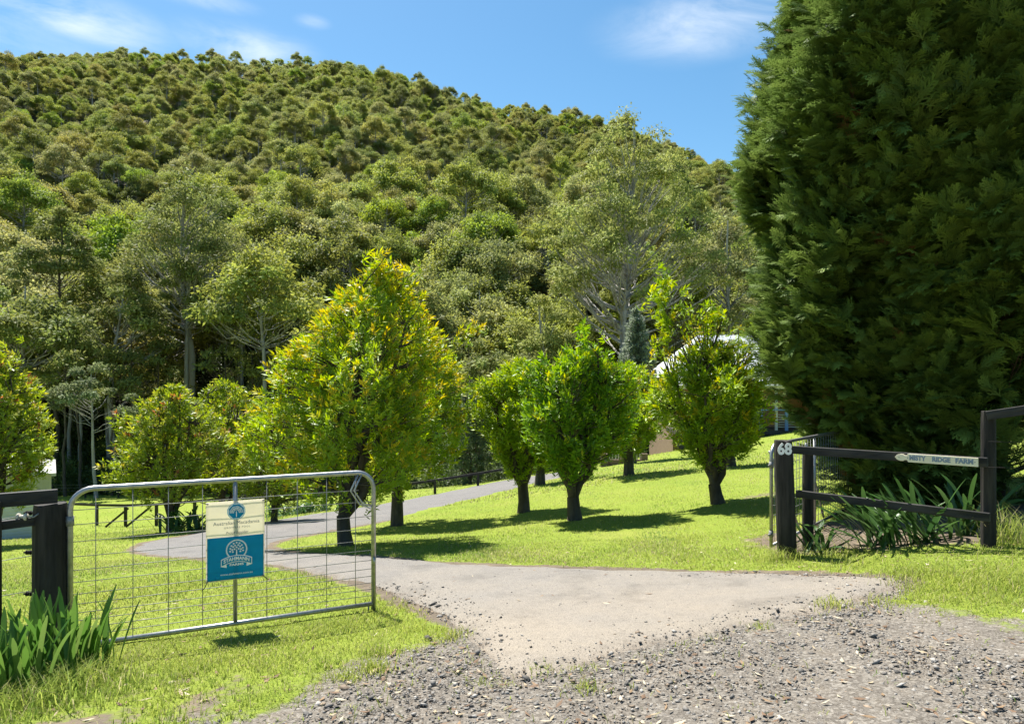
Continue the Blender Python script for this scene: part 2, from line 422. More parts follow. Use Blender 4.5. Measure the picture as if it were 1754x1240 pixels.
hx = np.linspace(-640, 640, 131); hy = np.linspace(71, 800, 90)
HX, HYY = np.meshgrid(hx, hy)
HXf, HYf = HX.ravel(), HYY.ravel()
MAT['hill'] = material('leaf_litter_hillside', (.030, .028, .014), (.075, .062, .032), .35, .95, .5, 2)
tag(link('hillside', mesh('hillside', np.c_[HXf, HYf, H(HXf, HYf) - .25], grid_tris(131, 90), mat=MAT['hill'], smooth=True)), kind='structure')
# country beyond the ridge, out to the horizon
far = MB(); 
for k in range(24):
    a0, a1 = 2 * math.pi * k / 24, 2 * math.pi * (k + 1) / 24
    far.poly([(math.cos(a) * r, math.sin(a) * r, -34 if r > 200 else -34) for a, r in ((a0, 60), (a0, 5000), (a1, 5000), (a1, 60))])
tag(far.build('terrain', MAT['hill']), kind='structure')

# sealed driveway
def resample(P, step, jit):
    out = []
    for i in range(len(P)):
        a, b = P[i], P[(i + 1) % len(P)]; L = math.hypot(b[0] - a[0], b[1] - a[1]); y = (a[1] + b[1]) / 2
        n = max(1, int(L / (step * (1 if y < 9 else 3))))
        for k in range(n):
            t = k / n; out.append((a[0] + (b[0] - a[0]) * t, a[1] + (b[1] - a[1]) * t))
    o = np.array(out); o += np.c_[fbm(o[:, 0], o[:, 1], 7, 21), fbm(o[:, 0], o[:, 1], 7, 22)] * jit
    return o
bd = resample(smooth_poly(DRIVE, 2), .05, .038)
q = []
for (x0, x1, y0, y1, s) in ((-7, 8, 3.4, 9, .16), (-10, 8, 9, 16, .4), (-10, 12, 16, 42, .9)):
    a, b = np.meshgrid(np.arange(x0, x1, s), np.arange(y0, y1, s)); q.append(np.c_[a.ravel(), b.ravel()])
q = np.concatenate(q); q = q + RNG.uniform(-.02, .02, q.shape)
q = q[poly_sd(q[:, 0], q[:, 1], bd) < -.07]
nb = len(bd)
res = geometry.delaunay_2d_cdt([Vector(p) for p in np.r_[bd, q]], [(i, (i + 1) % nb) for i in range(nb)], [list(range(nb))], 1, 1e-5)
dv = np.array([tuple(v) for v in res[0]]); df = np.array([f for f in res[2] if len(f) == 3])
dz = H(dv[:, 0], dv[:, 1]); sd = -poly_sd(dv[:, 0], dv[:, 1], bd)
dz += np.where(sd < .01, -.02, .006 + .024 * _ss(0, .3, sd))
def drive_material():
    m = bpy.data.materials.new('worn_asphalt'); m.use_nodes = True; t = m.node_tree; t.nodes.clear()
    o = N(t, 'ShaderNodeOutputMaterial'); p = N(t, 'ShaderNodeBsdfPrincipled', i_Roughness=.88); p.inputs['Specular IOR Level'].default_value = .25
    tc = N(t, 'ShaderNodeTexCoord')
    def noise(s, d=6):
        n = N(t, 'ShaderNodeTexNoise', i_Scale=s, i_Detail=d, i_Roughness=.65); t.links.new(tc.outputs['Object'], n.inputs['Vector']); return n.outputs['Fac']
    def ramp(f, *st):
        c = N(t, 'ShaderNodeValToRGB'); e = c.color_ramp.elements
        e[0].position, e[0].color = st[0][0], (*st[0][1], 1); e[1].position, e[1].color = st[-1][0], (*st[-1][1], 1)
        for a, b in st[1:-1]: e.new(a).color = (*b, 1)
        t.links.new(f, c.inputs['Fac']); return c.outputs['Color']
    # dusty buff where the road grit is carried on, greyer up the lane
    sep = N(t, 'ShaderNodeSeparateXYZ'); t.links.new(tc.outputs['Object'], sep.inputs[0])
    r = N(t, 'ShaderNodeMapRange'); r.inputs['From Min'].default_value, r.inputs['From Max'].default_value = 4.5, 9.5
    t.links.new(sep.outputs['Y'], r.inputs['Value'])
    ad = N(t, 'ShaderNodeMath', operation='MULTIPLY_ADD'); ad.inputs[1].default_value = .9; ad.inputs[2].default_value = -.45; t.links.new(noise(1.1), ad.inputs[0])
    s = N(t, 'ShaderNodeMath', operation='ADD'); t.links.new(r.outputs[0], s.inputs[0]); t.links.new(ad.outputs[0], s.inputs[1])
    base = ramp(s.outputs[0], (0, (.262, .228, .184)), (.5, (.218, .200, .176)), (1, (.165, .158, .152)))
    g = ramp(noise(160, 2), (.36, (.45, .44, .43)), (.5, (1, 1, 1)), (.66, (1.3, 1.28, 1.25)))
    x = N(t, 'ShaderNodeMix', data_type='RGBA', blend_type='MULTIPLY'); x.inputs['Factor'].default_value = .8
    t.links.new(base, x.inputs[6]); t.links.new(g, x.inputs[7]); t.links.new(x.outputs[2], p.inputs['Base Color'])
    g2 = ramp(noise(11, 8), (.28, (.90, .895, .89)), (.5, (1, 1, 1)), (.72, (1.06, 1.05, 1.03)))
    x2 = N(t, 'ShaderNodeMix', data_type='RGBA', blend_type='MULTIPLY'); x2.inputs['Factor'].default_value = 1
    t.links.new(x.outputs[2], x2.inputs[6]); t.links.new(g2, x2.inputs[7])
    g3 = ramp(noise(60, 2), (.27, (.35, .34, .33)), (.34, (1, 1, 1)), (.70, (1, 1, 1)), (.76, (1.35, 1.33, 1.3)))
    x3 = N(t, 'ShaderNodeMix', data_type='RGBA', blend_type='MULTIPLY'); x3.inputs['Factor'].default_value = 1
    t.links.new(x2.outputs[2], x3.inputs[6]); t.links.new(g3, x3.inputs[7]); t.links.new(x3.outputs[2], p.inputs['Base Color'])
    g4 = ramp(noise(2.1, 7), (.34, (.80, .80, .80)), (.48, (1, 1, 1)), (.75, (1.05, 1.04, 1.02)))
    x4 = N(t, 'ShaderNodeMix', data_type='RGBA', blend_type='MULTIPLY'); x4.inputs['Factor'].default_value = 1
    t.links.new(x3.outputs[2], x4.inputs[6]); t.links.new(g4, x4.inputs[7])
    ed = N(t, 'ShaderNodeAttribute', attribute_name='edge'); en = N(t, 'ShaderNodeMath', operation='MULTIPLY_ADD'); en.inputs[1].default_value = .5; en.inputs[2].default_value = -.25
    t.links.new(noise(5, 7), en.inputs[0]); es = N(t, 'ShaderNodeMath', operation='ADD'); t.links.new(ed.outputs['Fac'], es.inputs[0]); t.links.new(en.outputs[0], es.inputs[1])
    er = N(t, 'ShaderNodeMapRange', interpolation_type='SMOOTHSTEP'); er.inputs['From Min'].default_value, er.inputs['From Max'].default_value = .16, -.02; t.links.new(es.outputs[0], er.inputs['Value'])
    soil_c = ramp(noise(70, 4), (.36, (.06, .05, .04)), (.5, (.16, .13, .10)), (.66, (.30, .25, .19)))
    x5 = N(t, 'ShaderNodeMix', data_type='RGBA'); t.links.new(er.outputs['Result'], x5.inputs['Factor']); t.links.new(x4.outputs[2], x5.inputs[6]); t.links.new(soil_c, x5.inputs[7])
    t.links.new(x5.outputs[2], p.inputs['Base Color'])
    b = N(t, 'ShaderNodeBump', i_Strength=.6, i_Distance=.010); t.links.new(noise(90, 4), b.inputs['Height']); t.links.new(b.outputs[0], p.inputs['Normal'])
    t.links.new(p.outputs[0], o.inputs[0]); return m
dm = mesh('driveway', np.c_[dv, dz], df, mat=drive_material(), smooth=True)
dm.attributes.new('edge', 'FLOAT', 'POINT').data.foreach_set('value', sd.astype(np.float32))
tag(link('driveway', dm), kind='structure')
def seal_h(d):
    """Height of the seal above the ground, d metres inside its edge."""
    return np.where(d < .01, 0, .006 + .024 * _ss(0, .3, d))

# ------------------------------------------------------------------ foliage tools
def unit(v): return v / np.maximum(np.linalg.norm(v, axis=-1, keepdims=True), 1e-9)
def rdir(n, g): return unit(g.normal(size=(n, 3)))
def leaves(P, D, L, W, C, g, droop=.0, mid=.42, face=None):
    """Pointed, slightly folded leaves: base P, direction D, length L, width W, colour C."""
    n = len(P); D = unit(D); S = unit(np.cross(D, rdir(n, g) if face is None else face + rdir(n, g) * .55)); Nn = np.cross(S, D)
    L = np.broadcast_to(L, (n,))[:, None]; W = np.broadcast_to(W, (n,))[:, None]
    m = P + D * L * mid - Nn * W * .18
    tip = P + D * L; tip[:, 2] -= droop * L[:, 0]
    V = np.stack([P, m + S * W / 2, tip, m - S * W / 2], 1).reshape(-1, 3)
    k = np.arange(n)[:, None] * 4
    T = np.concatenate([k + [0, 1, 2], k + [0, 2, 3]])
    return V, T, np.repeat(C, 4, 0)
def branch_mesh(paths, name, mat, n=6):
    b = MB()
    for pts, rs in paths: b.tube(pts, rs, n if rs[0] > .03 else 4, cap=False)
    me = b.data(name, mat, True); return me
def curve_to(a, b, bow, g, k=5):
    """A limb from a to b that leaves steeply and bends outward, with a few kinks."""
    a, b = np.array(a, float), np.array(b, float); L = np.linalg.norm(b - a); pts = []
    for i in range(k + 1):
        t = i / k; p = a + (b - a) * t
        p[2] += bow * L * math.sin(math.pi * t) * .6
        p[:2] -= (b - a)[:2] * .25 * bow * math.sin(math.pi * t)
        if 0 < i < k: p += g.normal(size=3) * L * .025
        pts.append(p)
    return pts

# ---------------- broad-leaved garden trees
def garden_tree(name, label, base, px_l, px_r, py_top, py_bot, seed, shoots=620, prof=None, leafL=.13, leafW=.034, green=(.180, .305, .022), green2=(.370, .510, .036),
                tips=None, tipfrac=0.0, trunk_r=.11, fork=.55, depth=.9, top_px=None, group=None, nl=15, extra=(), bark='bark', cat='tree'):
    """A tree whose crown fills the given picture box at the depth of its trunk foot; base = (px, py, depth)."""
    g = np.random.default_rng(seed)
    x0, y0 = base[0], base[2]
    bx = (x0 - CX) / F * y0; bz = h1(bx, y0)
    s = y0 / F
    root = empty(name, (bx, y0, bz - .03), 0, label, cat, group)
    ztop = EYE - (py_top - HY) * s - bz; zbot = EYE - (py_bot - HY) * s - bz
    cxm = ((px_l + px_r) / 2 - x0) * s; R = (px_r - px_l) / 2 * s
    tx = ((top_px if top_px is not None else (px_l + px_r) / 2) - x0) * s
    prof = prof or [(0, .22), (.12, .55), (.35, .9), (.55, 1), (.75, .85), (.9, .55), (1, .18)]
    pt, pr = np.array(prof).T
    lob = g.uniform(0, 6.28, 6)
    def env(a, t):
        return R * np.interp(t, pt, pr) * (1 + .22 * np.sin(3 * a + lob[0] + 4 * t) + .17 * np.sin(5 * a + lob[1] - 7 * t) + .12 * np.sin(9 * a + lob[2] + 11 * t))
    def centre(t): return cxm * np.minimum(1, t * 1.6 + .15) * (1 - np.clip((t - .55) / .45, 0, 1)) + tx * np.clip((t - .55) / .45, 0, 1) if True else 0
    n = int(shoots * 1.35)
    t = g.beta(1.35, 1.2, n * 2); keep = g.uniform(0, 1.05, n * 2) < (np.interp(t, pt, pr) + .12) * np.where(t < .22, .25 + t * 3.0, 1); t = t[keep][:n]; n = len(t)
    a = g.uniform(0, 2 * math.pi, n); q = 1 - np.abs(g.normal(0, .27, n)); q = np.clip(q, .12, 1.08); q = np.where(t < .25, np.maximum(q, .75), q)
    r = env(a, t) * q
    c0 = centre(t)
    SP = np.c_[c0 + np.cos(a) * r, np.sin(a) * r * depth, zbot + (ztop - zbot) * t]
    nc = 40                                   # shoots gather on boughs, which leaves gaps between them
    cen = SP[g.choice(len(SP), nc, replace=False)]; dd = ((SP[:, None] - cen[None]) ** 2).sum(-1); near = cen[dd.argmin(1)]
    SP = SP + (near - SP) * .17
    for (ex, ey, er, en) in extra:            # leaders that stand clear of the crown
        k = g.normal(size=(en, 3)) * np.array([.5, .5, .75]) * er * s
        SP = np.r_[SP, k + np.array([(ex - x0) * s, 0, EYE - (ey - HY) * s - bz])]
        a = np.r_[a, g.uniform(0, 6.28, en)]; q = np.r_[q, np.ones(en)]; t = np.r_[t, np.ones(en)]
    n = len(SP)
    SD = unit(np.c_[np.cos(a) * .62, np.sin(a) * .62, np.full(n, .62)] + g.normal(size=(n, 3)) * .30)
    SL = g.uniform(.16, .34, n) * leafL / .13
    # leaves spiral round every shoot
    i = np.repeat(np.arange(n), nl); f = np.tile(np.linspace(.05, 1, nl), n) + g.uniform(-.04, .04, n * nl)
    base_p = SP[i] + SD[i] * (SL[i] * (f - 1))[:, None]
    rad = rdir(n * nl, g); rad = unit(rad - SD[i] * (rad * SD[i]).sum(1, keepdims=True))
    up = np.clip(f, 0, 1)[:, None]
    LD = SD[i] * (.25 + .75 * up) + rad * (1.05 - .35 * up) + np.array([0, 0, .12])
    tone = g.uniform(0, 1, n)[i][:, None] * .6 + g.uniform(0, 1, (n * nl, 1)) * .4
    C = np.array(green) * (1 - tone) + np.array(green2) * tone
    if tips is not None:
        new = (g.uniform(0, 1, n) < tipfrac * (.25 + 1.2 * np.clip(t, 0, 1)) * (q > .72))[i] & (f > .35)
        pick = np.array(tips)[g.integers(0, len(tips), n)][i]
        C = np.where(new[:, None], pick * g.uniform(.75, 1.15, (n * nl, 1)), C)
    L = leafL * g.uniform(.65, 1.2, n * nl); W = leafW * g.uniform(.75, 1.25, n * nl)
    V, T, C = leaves(base_p, LD, L, W, C, g, droop=.10, face=SD[i] + np.array([0, 0, .35]))
    link('crown', mesh(name + '_crown', V, T, C, MAT['leaf']), root)
    # trunk and limbs
    fk = min(fork, ztop * .3); paths = []
    lean = g.normal(0, .04, 2)
    top = np.array([lean[0] + cxm * .08, lean[1], fk])
    paths.append(([(0, 0, -.12), (0, 0, .03), tuple(top * .5 + g.normal(size=3) * .012), tuple(top)], [trunk_r * 1.45, trunk_r * 1.1, trunk_r * .92, trunk_r * .84]))
    twigs = []
    order = np.argsort(-q * g.uniform(.6, 1, n))
    nlimb = int(g.integers(6, 9)); ends = []
    for k in range(nlimb):
        ang = 2 * math.pi * k / nlimb + g.uniform(-.3, .3); tt = g.uniform(.5, .92)
        e = np.array([centre(np.array([tt]))[0] + math.cos(ang) * float(env(ang, tt)) * .55, math.sin(ang) * float(env(ang, tt)) * .55 * depth, zbot + (ztop - zbot) * tt])
        p = curve_to(top * .96, e, -.12, g, 6); rr = trunk_r * g.uniform(.46, .72)
        paths.append((p, [rr * (1 - .8 * j / 6) + .004 for j in range(7)])); ends.append(p)
    joints = np.array([pp for p in ends for pp in p[1:]])
    for k in order[:260]:
        tgt = SP[k] - SD[k] * SL[k]
        low = joints[:, 2] < tgt[2] + .1
        dd = np.linalg.norm(joints - tgt, axis=1) + np.where(low, 0, 5)
        jn = joints[np.argmin(dd)]
        if np.linalg.norm(tgt - jn) < 1.6:
            p = curve_to(jn, SP[k], -.05, g, 3); twigs.append((p, [.016, .011, .008, .004]))
    link('trunk', branch_mesh(paths, name + '_trunk', MAT[bark], 8), root)
    link('twigs', branch_mesh(twigs, name + '_twigs', MAT[bark], 4), root)
    return root

# ---------------- gum trees
def gum_parts(seed, h=20.0, R=4.6, clumps=26, per=120, leaf=(.55, .30), crown0=.42, trunk_r=.26, mat='gum', bark='bark_pale', col=None, sparse=1.0, flat=.72, lean=0.0, bend=None, name='gum', clump_r=(1.0, 1.9)):
    g = np.random.default_rng(seed)
    zc0 = h * crown0; CP = []
    for k in range(clumps):
        u = math.sqrt(g.uniform(0, 1)); a = g.uniform(0, 6.28); lev = g.uniform(0, 1)
        dome = (1 - u ** 1.8)
        z = zc0 + (h - zc0) * (.24 + .62 * dome * (.45 + .55 * lev) + .15 * g.uniform(-.9, 1))
        wid = R * u * (1.0 - .35 * max(0, (z - zc0) / (h - zc0) - .55) / .45)
        CP.append((math.cos(a) * wid + lean * z, math.sin(a) * wid, min(z, h * .97)))
    CP = np.array(CP); CR = g.uniform(*clump_r, clumps) * (R / 4.6) ** .5
    LV, LC, LDr, LN = [], [], [], []
    for c, r in zip(CP, CR):
        n = int(per * g.uniform(.7, 1.3))
        d = rdir(n, g); d[:, 2] = np.where(d[:, 2] < -.45, -d[:, 2] * .5, d[:, 2])
        rr = r * (1 - np.abs(g.normal(0, .28, n)))[:, None]
        sub = 1 + .28 * np.sin(d[:, :1] * 7 + c[0]) * np.sin(d[:, 1:2] * 7 + c[1])
        LV.append(c + d * rr * sub * np.array([1, 1, flat])); LDr.append(d * .55 + rdir(n, g) * .8 + np.array([0, 0, -.25]))
        LN.append(d + np.array([0, 0, .5]))
        tone = g.uniform(.72, 1.28); warm = g.uniform(-.06, .06)
        LC.append(np.clip((tone * g.uniform(.7, 1.3, (n, 1))) * np.array([1 + warm, 1, 1 - warm]), .3, 2.2))
    P = np.concatenate(LV); D = np.concatenate(LDr); C = np.concatenate(LC)
    if col is not None: C = C * np.array(col)
    n = len(P)
    V, T, C = leaves(P, D, leaf[0] * g.uniform(.6, 1.3, n), leaf[1] * g.uniform(.6, 1.3, n), C, g, .12, face=np.concatenate(LN))
    crown = mesh(name + '_crown', V, T, C, MAT[mat])
    paths = []; k = 9; hh = h * .9
    tw = g.normal(0, .012 * h, (k + 1, 2)); tw[0] = 0; tw = np.cumsum(tw, 0) * .5
    tp = [np.array([tw[i, 0] + lean * hh * i / k, tw[i, 1], hh * i / k - (.3 if i == 0 else 0)]) for i in range(k + 1)]
    if bend: tp = [p + np.array([bend * math.sin(math.pi * i / k), 0, 0]) for i, p in enumerate(tp)]
    paths.append((tp, [trunk_r * (1.25 if i == 0 else 1) * (1 - .85 * (i / k) ** 1.25) + .015 for i in range(k + 1)]))
    for c, r in zip(CP, CR):
        zb = min(c[2] - .18 * (c[2] - zc0) - .35 * math.hypot(c[0] - lean * c[2], c[1]) - .4, hh * .96); zb = max(zb, zc0 * .72)
        i = min(int(zb / hh * k), k - 1); f = zb / hh * k - i
        a = tp[i] * (1 - f) + tp[i + 1] * f
        rr = max(.03, trunk_r * .42 * (1 - .8 * zb / h))
        p = curve_to(a, c, -.10, g, 5); paths.append((p, [rr * (1 - .75 * j / 5) for j in range(6)]))
        for _ in range(3):
            e = c + rdir(1, g)[0] * r * np.array([.8, .8, .5]); m = p[int(g.integers(2, 5))]
            paths.append((curve_to(m, e, -.05, g, 3), [rr * .3, rr * .22, rr * .14, rr * .06]))
    return branch_mesh(paths, name + '_trunk', MAT[bark], 7), crown

VARIANTS = []
spec = [dict(h=20, R=5.0, clumps=36, crown0=.5), dict(h=22, R=5.4, clumps=40, crown0=.58), dict(h=17, R=4.6, clumps=30, crown0=.45), dict(h=19, R=5.8, clumps=44, crown0=.52),
        dict(h=22, R=4.4, clumps=30, crown0=.6, lean=.03), dict(h=17, R=4.6, clumps=34, crown0=.35, flat=.9), dict(h=14, R=4.2, clumps=32, crown0=.2, flat=.95, clump_r=(.9, 1.6)), dict(h=24, R=5.2, clumps=40, crown0=.62)]
for s in spec: s.setdefault('clump_r', (.95, 1.75)); s.setdefault('flat', .8)
for i, s in enumerate(spec):
    VARIANTS.append(gum_parts(100 + i, per=270, leaf=(.40, .21), name='forest_tree', **s))

g = np.random.default_rng(55)
spots = []; step = 5.6
for yy in np.arange(57, RID + 22, step * .86):
    half = .78 * yy + 26
    for xx in np.arange(-half, half, step if yy < 110 else 4.7):
        x, y = xx + g.uniform(-2.4, 2.4), yy + g.uniform(-2.2, 2.2)
        if y < 64 and (x > 3 or g.uniform() < .4): continue
        if abs(x - 9.6) < 4 and y < 66: continue
        pp = CX + F * x / y
        if (290 < pp < 372 and y < 71) or (175 < pp < 240 and y < 63) or (1040 < pp < 1100 and y < 70): continue
        if g.uniform() < (.06 if y < 110 else .14 + .14 * math.sin(x * .06 + 1.3 * math.sin(y * .035)) * math.sin(y * .045)): continue
        spots.append((x, y))
spots = np.array(spots); sz = H(spots[:, 0], spots[:, 1])
pxs = CX + F * spots[:, 0] / spots[:, 1]
sc_ = np.clip(g.lognormal(-.14, .24, len(spots)), .5, 1.32); var = g.integers(0, 8, len(spots)); rot = g.uniform(0, 6.28, len(spots))
sc_ = sc_ * (1 - .36 * _ss(80, 160, spots[:, 1]));
var = np.where(spots[:, 1] < 78, np.array([0, 1, 3, 4, 7])[var % 5], var)
sc_ = np.where(spots[:, 1] < 115, np.clip(sc_, .55, .98), sc_); ridge = spots[:, 1] > RID - 40
sc_ = np.where(ridge, sc_ * .85, sc_)
inview = (pxs > -30) & (pxs < 1330)
order = np.argsort(spots[:, 1] + np.where(inview, 0, 1e4))
solo, rest = order[:290], order[290:]
protos = {}
for i in solo:
    v = int(var[i]); tr, cr = VARIANTS[v]
    root = empty('forest_tree', (spots[i, 0], spots[i, 1], sz[i] - .4), rot[i],
                 'olive green gum tree standing among many in the forest on the hill', 'tree', 'gum trees of the hill forest')
    root.scale = (sc_[i],) * 3
    t_o = link('trunk', tr, root); c_o = link('crown', cr, root)
    protos.setdefault(v, (t_o, c_o))

def scatter_object(name, P, S, Rz, pairs, label, cat):
    """One object whose points carry copies of the given shapes (geometry nodes): for what is past counting."""
    me = bpy.data.meshes.new(name); me.from_pydata([tuple(p) for p in P], [], [])
    a = me.attributes.new('size', 'FLOAT', 'POINT'); a.data.foreach_set('value', np.asarray(S, np.float32))
    a = me.attributes.new('turn', 'FLOAT_VECTOR', 'POINT'); a.data.foreach_set('vector', np.c_[np.zeros(len(P)), np.zeros(len(P)), Rz].astype(np.float32).ravel())
    o = link(name, me); tag(o, label, cat, kind='stuff')
    ng = bpy.data.node_groups.new(name, 'GeometryNodeTree')
    ng.interface.new_socket('Geometry', in_out='INPUT', socket_type='NodeSocketGeometry'); ng.interface.new_socket('Geometry', in_out='OUTPUT', socket_type='NodeSocketGeometry')
    gi, go = ng.nodes.new('NodeGroupInput'), ng.nodes.new('NodeGroupOutput')
    jall = ng.nodes.new('GeometryNodeJoinGeometry')
    for pr in pairs:
        j = ng.nodes.new('GeometryNodeJoinGeometry')
        for ob in pr:
            oi = ng.nodes.new('GeometryNodeObjectInfo'); oi.inputs['Object'].default_value = ob; ng.links.new(oi.outputs['Geometry'], j.inputs[0])
        gt = ng.nodes.new('GeometryNodeGeometryToInstance'); ng.links.new(j.outputs[0], gt.inputs[0]); ng.links.new(gt.outputs[0], jall.inputs[0])
    ip = ng.nodes.new('GeometryNodeInstanceOnPoints'); ip.inputs['Pick Instance'].default_value = True
    rv = ng.nodes.new('FunctionNodeRandomValue'); rv.data_type = 'INT'
    rv.inputs[4].default_value = 0; rv.inputs[5].default_value = len(pairs) - 1
    ng.links.new(rv.outputs[2], ip.inputs['Instance Index'])
    s1 = ng.nodes.new('GeometryNodeInputNamedAttribute'); s1.data_type = 'FLOAT'; s1.inputs[0].default_value = 'size'
    s2 = ng.nodes.new('GeometryNodeInputNamedAttribute'); s2.data_type = 'FLOAT_VECTOR'; s2.inputs[0].default_value = 'turn'
    ng.links.new(gi.outputs[0], ip.inputs['Points']); ng.links.new(jall.outputs[0], ip.inputs['Instance'])
    ng.links.new(s1.outputs[0], ip.inputs['Scale']); ng.links.new(s2.outputs[0], ip.inputs['Rotation'])
    ng.links.new(ip.outputs[0], go.inputs[0])
    md = o.modifiers.new('scatter', 'NODES'); md.node_group = ng
    return o
pairs = [protos[v] for v in sorted(protos)]
scatter_object('forest', np.c_[spots[rest], sz[rest] - .4], sc_[rest], rot[rest], pairs, 'olive and grey green gum forest covering the upper hillside to the ridge', 'forest')

# shrubs under the forest edge: one thing each near the paddock, a mass farther up
def shrub_mesh(seed, R=1.5, h=1.8, n=1500, leaf=(.26, .12), name='shrub'):
    g = np.random.default_rng(seed); d = rdir(n, g); d[:, 2] = np.abs(d[:, 2])
    k = 1 + .25 * np.sin(d[:, 0] * 5 + seed) + .2 * np.sin(d[:, 1] * 7 + 2 * seed) + .15 * np.sin(d[:, 2] * 9)
    P = d * (1 - np.abs(g.normal(0, .25, n)))[:, None] * k[:, None] * np.array([R, R, h])
    C = np.repeat(g.uniform(.7, 1.3, (n, 1)), 3, 1)
    V, T, C = leaves(P, d * .6 + rdir(n, g) * .8, leaf[0] * g.uniform(.6, 1.3, n), leaf[1] * g.uniform(.6, 1.3, n), C, g, .1)
    return mesh(name, V, T, C, MAT['shrub'])
MAT['shrub'] = material('shrub_leaf', (1, 1, 1), attr=True, rough=.5, transl=.36, ramp=((.06, .11, .022), (.09, .14, .030), (.07, .10, .04), (.11, .15, .035), (.05, .09, .024)))
SH = [shrub_mesh(300 + i, g.uniform(1.1, 1.8), g.uniform(1.3, 3.0)) for i in range(4)]
sh_objs = []
edge = [(at(px, 800, y).x, y) for px, y in ((20, 56), (75, 54.5), (130, 58), (182, 56), (236, 55), (292, 57), (440, 55), (505, 54), (565, 53), (628, 52), (690, 51), (745, 48), (800, 46.5), (850, 45), (905, 44.5), (955, 44), (1000, 43), (1045, 45), (720, 55), (780, 53), (840, 52), (900, 51), (975, 50))]
for k, (x, y) in enumerate(edge):
    o = link('shrub', SH[k % 4]); o.location = (x, y, h1(x, y) - .15); o.rotation_euler = (0, 0, k * 1.7); s = .75 + .5 * ((k * 37) % 10) / 10; o.scale = (s, s, s)
    tag(o, 'dark green shrub in the shade along the forest edge', 'shrub', 'shrubs along the forest edge'); sh_objs.append(o)
n = 3600; yy = 58 + 300 * g.uniform(0, 1, n) ** 1.5; xx = g.uniform(-.8, .8, n) * (yy + 20)
scatter_object('undergrowth', np.c_[xx, yy, H(xx, yy) - .2], g.uniform(.5, 1.5, n), g.uniform(0, 6.28, n), [(o,) for o in sh_objs[:4]], 'low dark undergrowth between the trunks on the forest floor', 'undergrowth')

# large single gums that stand out from the forest
def hero_gum(name, label, px, y, py_top, seed, **kw):
    x = (px - CX) / F * y; z = h1(x, y)
    h = EYE - (py_top - HY) / F * y - z
    tr, cr = gum_parts(seed, h=h, name=name, **kw)
    root = empty(name, (x, y, z - .2), 0, label, 'tree')
    link('trunk', tr, root); link('crown', cr, root); return root
gd = (.195, .220, .052); gy_ = (.275, .305, .070)
hero_gum('tall_gum_tree', 'tall gum with a thick pale trunk and high spreading crown above the red tipped bushes', 338, 63, 262, 501, R=6.4, clumps=75, per=210, leaf=(.36, .15), crown0=.46, trunk_r=.42, mat='gumhero', col=gd, clump_r=(.8, 1.4))
hero_gum('tall_gum_tree', 'slender pale trunked gum just beside the thickest forest trunk', 314, 61.5, 420, 502, R=3.0, clumps=24, per=240, leaf=(.36, .15), crown0=.60, trunk_r=.29, mat='gumhero', col=gd, clump_r=(.7, 1.2))
hero_gum('tall_gum_tree', 'gum with a bent brown trunk forking low at the forest edge', 208, 58, 440, 503, R=3.6, clumps=28, per=240, leaf=(.36, .15), crown0=.5, trunk_r=.24, mat='gumhero', col=gd, bark='bark_pale', bend=-.9, clump_r=(.8, 1.3))
hero_gum('tall_gum_tree', 'thin straight dark trunked gum near the photo left edge', 100, 62, 300, 504, R=3.4, clumps=30, per=240, leaf=(.36, .15), crown0=.5, trunk_r=.2, mat='gumhero', col=gd, bark='bark', clump_r=(.8, 1.3))
hero_gum('tall_gum_tree', 'small grey leaved gum with a thin white trunk and long bare boughs above the paddock', 165, 50, 612, 505, R=2.7, clumps=22, per=240, leaf=(.26, .11), crown0=.55, trunk_r=.12, mat='gumhero', col=(.17, .21, .085), clump_r=(.5, .9), lean=-.05)
hero_gum('tall_gum_tree', 'very tall open crowned gum rising behind the house to the skyline', 1072, 60, 138, 506, R=8.0, clumps=140, per=190, leaf=(.36, .15), crown0=.30, trunk_r=.40, mat='gumhero', col=gy_, clump_r=(.6, 1.15), lean=.02)
hero_gum('tall_gum_tree', 'bushy grey gum left of the very tall open crowned gum', 925, 58, 480, 507, R=5.0, clumps=50, per=280, leaf=(.34, .15), crown0=.2, trunk_r=.24, mat='gumhero', col=gy_, clump_r=(.8, 1.4))
hero_gum('tall_gum_tree', 'brownish gum between the very tall gum and the dark cypress', 1245, 64, 330, 508, R=6.0, clumps=56, per=280, leaf=(.36, .15), crown0=.3, trunk_r=.3, mat='gumhero', col=(.255, .265, .085), clump_r=(.8, 1.5))
def thin_trunk(px, y, h, k):
    x = (px - CX) / F * y; z = h1(x, y)
    tr, cr = gum_parts(600 + k, h=h, R=2.2, clumps=12, per=70, leaf=(.36, .16), crown0=.62, trunk_r=.10, mat='gumhero', col=gd, bark='bark', name='sapling', clump_r=(.6, 1.1))
    root = empty('gum_sapling', (x, y, z - .1), k * 1.3, 'thin trunked young gum in the dark gap of the forest edge', 'tree', 'young gums at the forest edge'); link('trunk', tr, root); link('crown', cr, root)
for k, (px, y, h) in enumerate(((112, 53, 12), (140, 55, 14), (60, 57, 13), (192, 54, 11), (225, 57, 15), (262, 58, 13), (385, 56, 14), (430, 57, 13), (490, 58, 15), (545, 56, 12), (840, 50, 11), (800, 53, 13))): thin_trunk(px, y, h, k)

